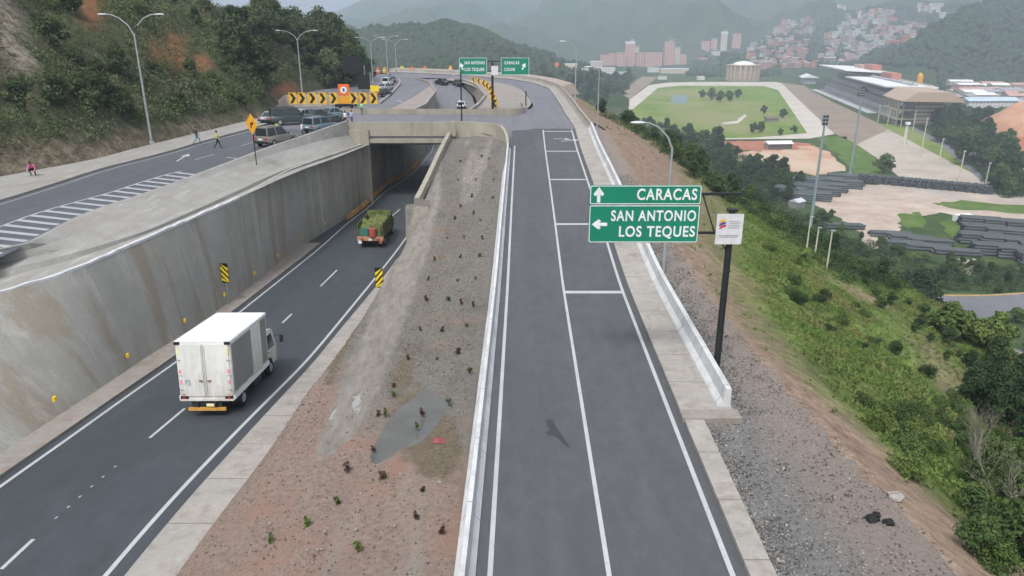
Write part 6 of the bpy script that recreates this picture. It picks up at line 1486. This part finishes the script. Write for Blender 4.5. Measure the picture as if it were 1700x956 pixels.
# ---- buildings
def facade(name, c, win, sx_, sz_, frac=.5):
    b_ = NB(name, .8, .2); br_ = b_.n('ShaderNodeTexBrick'); m = b_.n('ShaderNodeMapping'); m.inputs['Rotation'].default_value = (math.pi/2, 0, 0)
    b_.l(b_.tc.outputs['Object'], m.inputs[0]); b_.l(m.outputs[0], br_.inputs['Vector']); br_.offset = 0; br_.inputs['Scale'].default_value = 1
    br_.inputs['Brick Width'].default_value = sx_; br_.inputs['Row Height'].default_value = sz_; br_.inputs['Mortar Size'].default_value = min(sx_, sz_)*.28; br_.inputs['Mortar Smooth'].default_value = 0
    br_.inputs['Color1'].default_value = (*win, 1); br_.inputs['Color2'].default_value = (*tuple(x*1.3 for x in win), 1); br_.inputs['Mortar'].default_value = (*c, 1)
    b_.col(br_.outputs['Color']); return b_.m
FC = dict(pink=facade('pink_facade', (.60, .36, .31), (.20, .12, .12), 6.5, 3.4), cream=facade('cream_facade', (.56, .49, .38), (.25, .22, .19), 3, 3), white=facade('white_facade', (.6, .58, .55), (.3, .3, .32), 3.4, 3), tan=facade('tan_facade', (.42, .33, .25), (.18, .14, .12), 2.6, 6.0))
ROOF = dict(red=plain('red_roof', (.42, .17, .12)), white=plain('white_roof', (.66, .67, .66)), grey=plain('grey_roof', (.3, .3, .31)), teal=plain('teal_roof', (.18, .42, .36)), pinkr=plain('pink_roof', (.45, .28, .24)))
def block(px, py, wpx, hpx, fac, roof, label, name='apartment_block', cat='building', depth=.6, rz=0, group=None, D=None, roofh=.12, tower=False):
    q_ = (hit(px, py) if D is None else gd(px, py, D)); Zq = q_[1]*CP - (q_[2]-HC)*SP; s = Zq/FOC
    w_, h_ = wpx*s, hpx*s*1.03; d = max(8, w_*depth) ; t = thing(name, label, cat, (q_[0], q_[1]+d/2, q_[2]-2), rz, group)
    MB().box((0, 0, h_/2+1), (w_, d, h_+2)).build('wall', FC[fac], t)
    MB().box((0, 0, h_+2+h_*roofh/2), (w_*1.03, d*1.03, max(.6, h_*roofh))).build('roof', ROOF[roof], t)
    if tower: MB().box((w_*.2, 0, h_+3+h_*roofh), (w_*.3, d*.4, h_*.16)).build('lift_tower', ROOF['grey'], t)
    return t
B = block
B(990, 112, 20, 9, 'cream', 'white', 'low cream block at the near end of the pink estate')
for i, (a, b_, w_, h_) in enumerate(((1004, 109, 14, 15), (1018, 109, 14, 17), (1031, 110, 13, 19), (1063, 110, 15, 19), (1078, 111, 15, 20), (1092, 110, 13, 19))):
    B(a, b_, w_, h_, 'pink', 'pinkr', ordn[i]+' pink apartment block of the estate row, counted from the ramp side', group='pink apartment blocks of the estate')
B(1045, 110, 15, 34, 'pink', 'white', 'tall pink tower with a pale top amid the estate', tower=True)
B(1056, 108, 8, 26, 'cream', 'grey', 'narrow cream tower beside the tall pink one')
B(1110, 108, 16, 32, 'pink', 'pinkr', 'broad pink tower at the far end of the estate', tower=True)
B(1122, 107, 12, 24, 'cream', 'grey', 'pale tower next to the broad pink tower')
B(1133, 107, 12, 14, 'pink', 'grey', 'short pink block closing the estate row')
B(1171, 84, 14, 13, 'pink', 'pinkr', 'dull pink block uphill of the estate')
B(1185, 83, 10, 16, 'pink', 'grey', 'pink block touching the pale tower on the hill')
B(1201, 84, 10, 26, 'cream', 'white', 'pale slender tower on the hill between pink blocks', tower=True)
B(1222, 80, 14, 20, 'pink', 'pinkr', 'pink tower furthest up the hill spur')
B(1195, 94, 28, 8, 'white', 'grey', 'long low pale building under the hill towers')
B(1165, 104, 18, 7, 'pink', 'red', 'small pink building under the spur')
B(1120, 122, 46, 7, 'cream', 'white', 'long cream low building by the valley trees', depth=.3)
B(1085, 120, 18, 7, 'white', 'teal', 'low white building with a greenish roof in the valley')
B(1004, 122, 34, 8, 'white', 'white', 'long white shed in front of the pink estate', depth=.3, name='warehouse')
B(1034, 126, 16, 6, 'white', 'teal', 'small shed with a teal roof next to the long white shed', name='warehouse')
B(948, 120, 20, 12, 'cream', 'white', 'white roofed hall behind the ramp lamp', name='warehouse')
B(968, 121, 18, 7, 'white', 'teal', 'hall with a teal roof behind the ramp lamp', name='warehouse')
B(1164, 133, 12, 5, 'white', 'white', 'small white hut at the far turn of the racetrack', name='hut')
B(1100, 132, 14, 5, 'white', 'grey', 'grey roofed hut beyond the far turn of the racetrack', name='hut')
p = floor(924, 140); 
q_ = hit(924, 124); t = thing('orange_billboard', 'orange round billboard standing in the valley behind the curve', 'billboard', q_); MB().tube([(0, 0, 0), (0, 0, 10)], .5, 6).build('pole', M['galv'], t); MB().tube([(0, -.3, 11), (0, .3, 11)], 2.6, 20).build('panel', M['orange'], t)
# round pavilion with a pale dome
q_ = gp(1236, 134, ZV); s = (q_[1]*CP+58*SP)/FOC; rd_ = 26*s; hh = 24*s; t = thing('round_building', 'round tan building with tall bays and a pale shallow dome', 'building', (q_[0], q_[1]+rd_*.5, ZV))
n = 20; MB().tube([(0, 0, 0), (0, 0, hh)], rd_*.95, n).build('wall', FC['tan'], t)
for k in range(n):
    a = 2*math.pi*(k+.5)/n; MB().box((math.cos(a)*rd_, math.sin(a)*rd_, hh*.5), (rd_*.1, rd_*.1, hh), rz=a).build('column', plain_cache('tan_stone', (.45, .36, .27)), t)
MB().tube([(0, 0, hh), (0, 0, hh*1.06)], rd_*1.06, n).build('cornice', plain_cache('tan_stone', (.45, .36, .27)), t)
MB().tube([(0, 0, hh*1.06), (0, 0, hh*1.2), (0, 0, hh*1.3)], [rd_*.7, rd_*.5, rd_*.1], n).build('dome', ROOF['white'], t, True)
# grandstand of the racecourse
ga, gb_ = Vector(gp(1352, 150, ZV)), Vector(gp(1462, 196, ZV)); ax_ = (gb_-ga); L = ax_.length; rz = math.atan2(ax_.y, ax_.x)
gs = thing('grandstand', 'long grandstand with a white cantilevered roof beside the home straight', 'grandstand', ga, rz); gs.scale = (.92, .58, .85)
def gbox(nm, c_, d, mat, **k): return MB().box(c_, d, **k).build(nm, mat, gs)
dirn = 1
for k in range(6): gbox('seating_tier', (L*.5, 14+k*7, 1.2+k*2.6), (L*.98, 7, 2.4+k*5.2), (M['conc'], M['greyp'])[k % 2])
gbox('apron', (L*.45, 4, .3), (L*1.0, 14, .6), plain_cache('pale_sheet', (.5, .52, .55)))
for k in range(9): gbox('column', (L*(.03+.118*k), 48, 15), (1.6, 1.6, 30), M['conc'])
for k in range(3): gbox('floor_slab', (L*.5, 54, 12+k*7), (L, 26, 1.2), plain_cache('cream_slab', (.55, .5, .4)))
gbox('back_wall', (L*.5, 68, 14), (L, 2, 28), FC['cream'])
def roofp(a, b_, z0, z1, y0_, y1_, mat): MB().loft([[(a, y0_, z0), (a, y1_, z1), (a, y1_, z1+1.6), (a, y0_, z0+1.2)], [(b_, y0_, z0), (b_, y1_, z1), (b_, y1_, z1+1.6), (b_, y0_, z0+1.2)]], True).build('roof', mat, gs)
roofp(-L*.02, L*.5, 33, 31, 4, 72, ROOF['white']); roofp(L*.5, L*1.02, 26, 25, 6, 74, ROOF['white'])
gbox('roof_hall', (L*.36, 62, 36), (L*.13, 14, 6), ROOF['red']); gbox('roof_hall', (L*.62, 62, 30), (L*.13, 14, 7), ROOF['red']); gbox('roof_hall', (L*.2, 60, 35), (L*.12, 12, 4), ROOF['pinkr'])
# wing with a tan roof and its terraces
w1 = Vector(gp(1462, 200, ZV)); t = thing('stable_wing', 'tan roofed wing with open cream terraces at the end of the grandstand', 'building', w1, rz); t.scale = (.8, .75, .9)
for k in range(3): MB().box((18, 22, 5+k*7), (46, 40, 1.2)).build('terrace', plain_cache('cream_slab', (.55, .5, .4)), t)
for k in range(5): MB().box((-3+k*10, 4, 10), (1.6, 1.6, 20)).build('column', plain_cache('cream_slab', (.55, .5, .4)), t)
MB().box((20, 30, 10), (40, 24, 19)).build('wall', FC['cream'], t)
MB().prism([(0, 20), (52, 20), (40, 27), (12, 27)], 'x', -8, 62).build('roof', plain_cache('tan_roof', (.40, .31, .24)), t)
q_ = hit(1521, 150) or floor(1521, 160); t = thing('orange_tank', 'bright orange tower beside the grandstand roof', 'tower', gp(1520, 172, ZV)); MB().tube([(0, 0, 0), (0, 0, 17)], 1.5, 8).build('leg', M['galv'], t); MB().tube([(0, 0, 17), (0, 0, 19), (0, 0, 25), (0, 0, 28)], [1.4, 2.6, 2.6, 1], 12).build('tank', M['amber'], t)
p = floor(1325, 138); t = thing('track_pavilion', 'pavilion with a low white roof before the grandstand', 'pavilion', p, rz); MB().box((0, 12, 4), (30, 16, 8)).build('wall', M['greyp'], t); MB().prism([(2, 8), (12, 12), (24, 8)], 'x', -19, 19).build('roof', ROOF['white'], t)
# infield pond and equipment, stable roof
struct(patch('pond_water', [(1112, 164), (1122, 158), (1138, 158), (1142, 166), (1136, 173), (1120, 172)], ZV, plain_cache('pond_blue', (.16, .22, .22)), .2, .1))
struct(patch('infield_path', [(1198, 204), (1222, 201), (1236, 190), (1240, 192), (1226, 205), (1200, 207)], ZV, GM['pale'], .2, .1))
p = floor(1280, 203); t = thing('infield_shelter', 'small brown shelter on the racecourse infield', 'shelter', p); MB().box((0, 0, 1.5), (9, 5, 3)).build('wall', M['dirtyc'], t); MB().prism([(-3.5, 3), (0, 4.5), (3.5, 3)], 'x', -5, 5).build('roof', plain_cache('brown_roof', (.16, .12, .09)), t)
p = floor(1291, 247); t = thing('works_shed', 'white roofed shed on the orange earth', 'shed', p, R(6)); MB().box((0, 0, 1.6), (14, 6, 3.2)).build('wall', M['conc'], t); MB().prism([(-4, 3.2), (0, 4.6), (4, 3.2)], 'x', -7.5, 7.5).build('roof', ROOF['white'], t)
# far district to the right of the trees: rows of pale sheds
rr5 = random.Random(5)
for i in range(34):
    a, b_ = rr5.uniform(1590, 1720), rr5.uniform(146, 172)
    q_ = gp(a, b_, ZV); t = thing('district_building', ('pale', 'grey', 'pinkish', 'white')[i % 4]+' low building in the district behind the trees', 'building', q_, rr5.uniform(-.3, .3), ('pale', 'grey', 'pinkish', 'white')[i % 4]+' low buildings in the district')
    w_, d, h_ = rr5.uniform(14, 26), rr5.uniform(12, 20), rr5.uniform(5, 10); MB().box((0, 0, h_/2), (w_, d, h_)).build('wall', (FC['white'], M['greyp'], FC['pink'], FC['cream'])[i % 4], t); MB().prism([(-d*.55, h_), (0, h_+2), (d*.55, h_)], 'x', -w_*.52, w_*.52).build('roof', (ROOF['grey'], ROOF['pinkr'], ROOF['white'])[i % 3], t)
p = gp(1640, 178, ZV); t = thing('long_hall', 'long pale blue roofed hall before the far district', 'building', p, R(4)); MB().box((0, 0, 3), (46, 12, 6)).build('wall', FC['white'], t); MB().prism([(-7, 6), (0, 9), (7, 6)], 'x', -24, 24).build('roof', plain_cache('pale_blue_roof', (.42, .52, .6)), t)
# orange cut bank at the edge
def mound(px, py, w_, d, h_, mat, label, seed):
    p = gp(px, py, ZV); n = 26; V = []; r = np.random.RandomState(seed)
    xs, ys_ = np.meshgrid(np.linspace(-1, 1, n), np.linspace(-1, 1, n)); rr_ = np.hypot(xs, ys_)
    z = np.clip(1-rr_**1.6, 0, 1)**.7*h_*(.7+.6*fbm(xs*2+seed, ys_*2, 4, seed)) - .3
    V = np.stack([xs*w_/2, ys_*d/2, z], -1).reshape(-1, 3); idx = np.arange(n*n).reshape(n, n); F = np.stack([idx[:-1, :-1], idx[:-1, 1:], idx[1:, 1:], idx[1:, :-1]], -1).reshape(-1, 4)
    o = tri_mesh('earth_mound', V, F, mat, smooth=True); o.location = p; o['kind'] = 'structure'; return o
mound(1706, 222, 62, 70, 20, GM['ora'], 'orange', 3); mound(1690, 244, 52, 30, 6, GM['redd'], 'red', 4)
# ---- hillside houses
HW = [plain('brick_wall', (.38, .17, .11)), plain('orange_wall', (.52, .24, .14)), plain('render_wall', (.46, .42, .38)), plain('white_wall', (.6, .58, .55)), plain('grey_wall', (.28, .27, .27)), plain('pink_wall', (.48, .27, .25))]
HR = [plain('tin_roof', (.33, .33, .34)), plain('clay_roof', (.38, .14, .09)), plain('slab_roof', (.42, .40, .38))]
WN = ['red brick', 'orange', 'pale rendered', 'white', 'grey', 'pink']
hm = []
for wi in range(6):
    for v in range(2):
        m = MB(); w_, d, h_ = (9, 8, 6) if v else (12, 9, 8.5)
        m.box((0, 0, h_/2-2), (w_, d, h_+4)); nb = len(m.F); m.prism([(-d*.55, h_), (d*.55, h_+ (1.2 if v else .4)), (d*.55, h_+.6+(1.2 if v else .4)), (-d*.55, h_+.5)], 'x', -w_*.54, w_*.54); nr_ = len(m.F)
        for k in (-1, 0, 1):
            for zz in ((2.2, 5.2) if v else (2.0, 4.8, 7.2)): m.box((k*w_*.3, -d/2-.05, zz-1), (1.6, .2, 1.4))
        me = bpy.data.meshes.new('hillside_house'); me.from_pydata(m.V, [], m.F)
        for mt in (HW[wi], HR[(wi+v) % 3], M['black']): me.materials.append(mt)
        for i, f in enumerate(me.polygons): f.material_index = 0 if i < nb else 1 if i < nr_ else 2
        hm.append((me, WN[wi]+(' one-storey' if v else ' two-storey')))
houses = []
for poly, n, sd_, wts in (([(1242, 110), (1240, 84), (1275, 62), (1300, 36), (1352, 34), (1348, 66), (1330, 100), (1300, 112)], 105, 71, (3, 2, 4, 2, 2, 2)), ([(1352, 104), (1370, 60), (1395, 44), (1402, 24), (1480, 16), (1490, 36), (1450, 60), (1440, 100), (1400, 112)], 120, 72, (2, 2, 5, 3, 3, 1)),
                          ([(1440, 90), (1440, 66), (1500, 38), (1540, 44), (1500, 72)], 45, 73, (1, 1, 4, 4, 3, 1)), ([(1245, 108), (1360, 104), (1362, 112), (1246, 114)], 16, 74, (2, 6, 1, 1, 0, 5)), ([(1372, 14), (1402, 10), (1404, 17), (1374, 18)], 5, 75, (0, 0, 1, 5, 0, 0)), ([(1525, 8), (1568, 12), (1570, 30), (1528, 24)], 9, 76, (1, 0, 2, 6, 0, 1))):
    rr6 = random.Random(sd_); pts = scatter(poly, n, sd_, 2, 7.5); houses += pts
    for p in pts:
        wi = rr6.choices(range(6), wts)[0]; me, nm = hm[wi*2+rr6.randint(0, 1)]; o = link(bpy.data.objects.new('hillside_house', me)); o.location = (p[0], p[1], p[2]+.5); o.rotation_euler.z = rr6.uniform(-.5, .5); k = rr6.uniform(.65, 1.15); o.scale = (k, k, k)
        tag(o, 'small '+nm+' house among the dense houses on the far hillside', 'house', nm+' houses on the far hillside')
# far woods, thinned where the houses and buildings stand
P, rd = FAR; HP = np.array(houses)[:, :2]; keep = np.ones(len(P), bool)
for i in range(len(P)):
    if ((HP-P[i, :2])**2).sum(1).min() < (rd[i]*.9+5)**2: keep[i] = False
px_, py_ = pix(P[:, 0], P[:, 1], P[:, 2])
keep &= ~((px_ > 1295) & (px_ < 1560) & (py_ > 108) & (py_ < 215)); keep &= ~((py_ > 126) & (px_ > 1050) & (px_ < 1470)); keep &= ~((px_ > 1208) & (px_ < 1264) & (py_ > 98)); keep &= ~((px_ > 978) & (px_ < 1142) & (py_ > 94) & (py_ < 126)); keep &= ~((px_ > 1585) & (py_ > 146) & (py_ < 182))
V, F = blobs(P[keep], rd[keep], 3)
tag(tri_mesh('far_forest', V, F, woods, smooth=False), 'dark green woodland massed over the far hills and valley', 'forest', kind='stuff')
# ------------------------------------------------------------ haze
hz_m = bpy.data.materials.new('haze_air'); hz_m.use_nodes = True; t_ = hz_m.node_tree; t_.nodes.clear()
o_ = t_.nodes.new('ShaderNodeOutputMaterial'); v_ = t_.nodes.new('ShaderNodeVolumePrincipled'); v_.inputs['Color'].default_value = (.71, .81, .97, 1); v_.inputs['Density'].default_value = 0.00035; v_.inputs['Anisotropy'].default_value = 0.1
t_.links.new(v_.outputs[0], o_.inputs['Volume'])
hz = MB().box((0, 2600, 320), (14000, 7000, 760)).build('haze', hz_m); hz['kind'] = 'stuff'; tag(hz, 'pale blue haze filling the valley and fading the far mountains', 'haze')
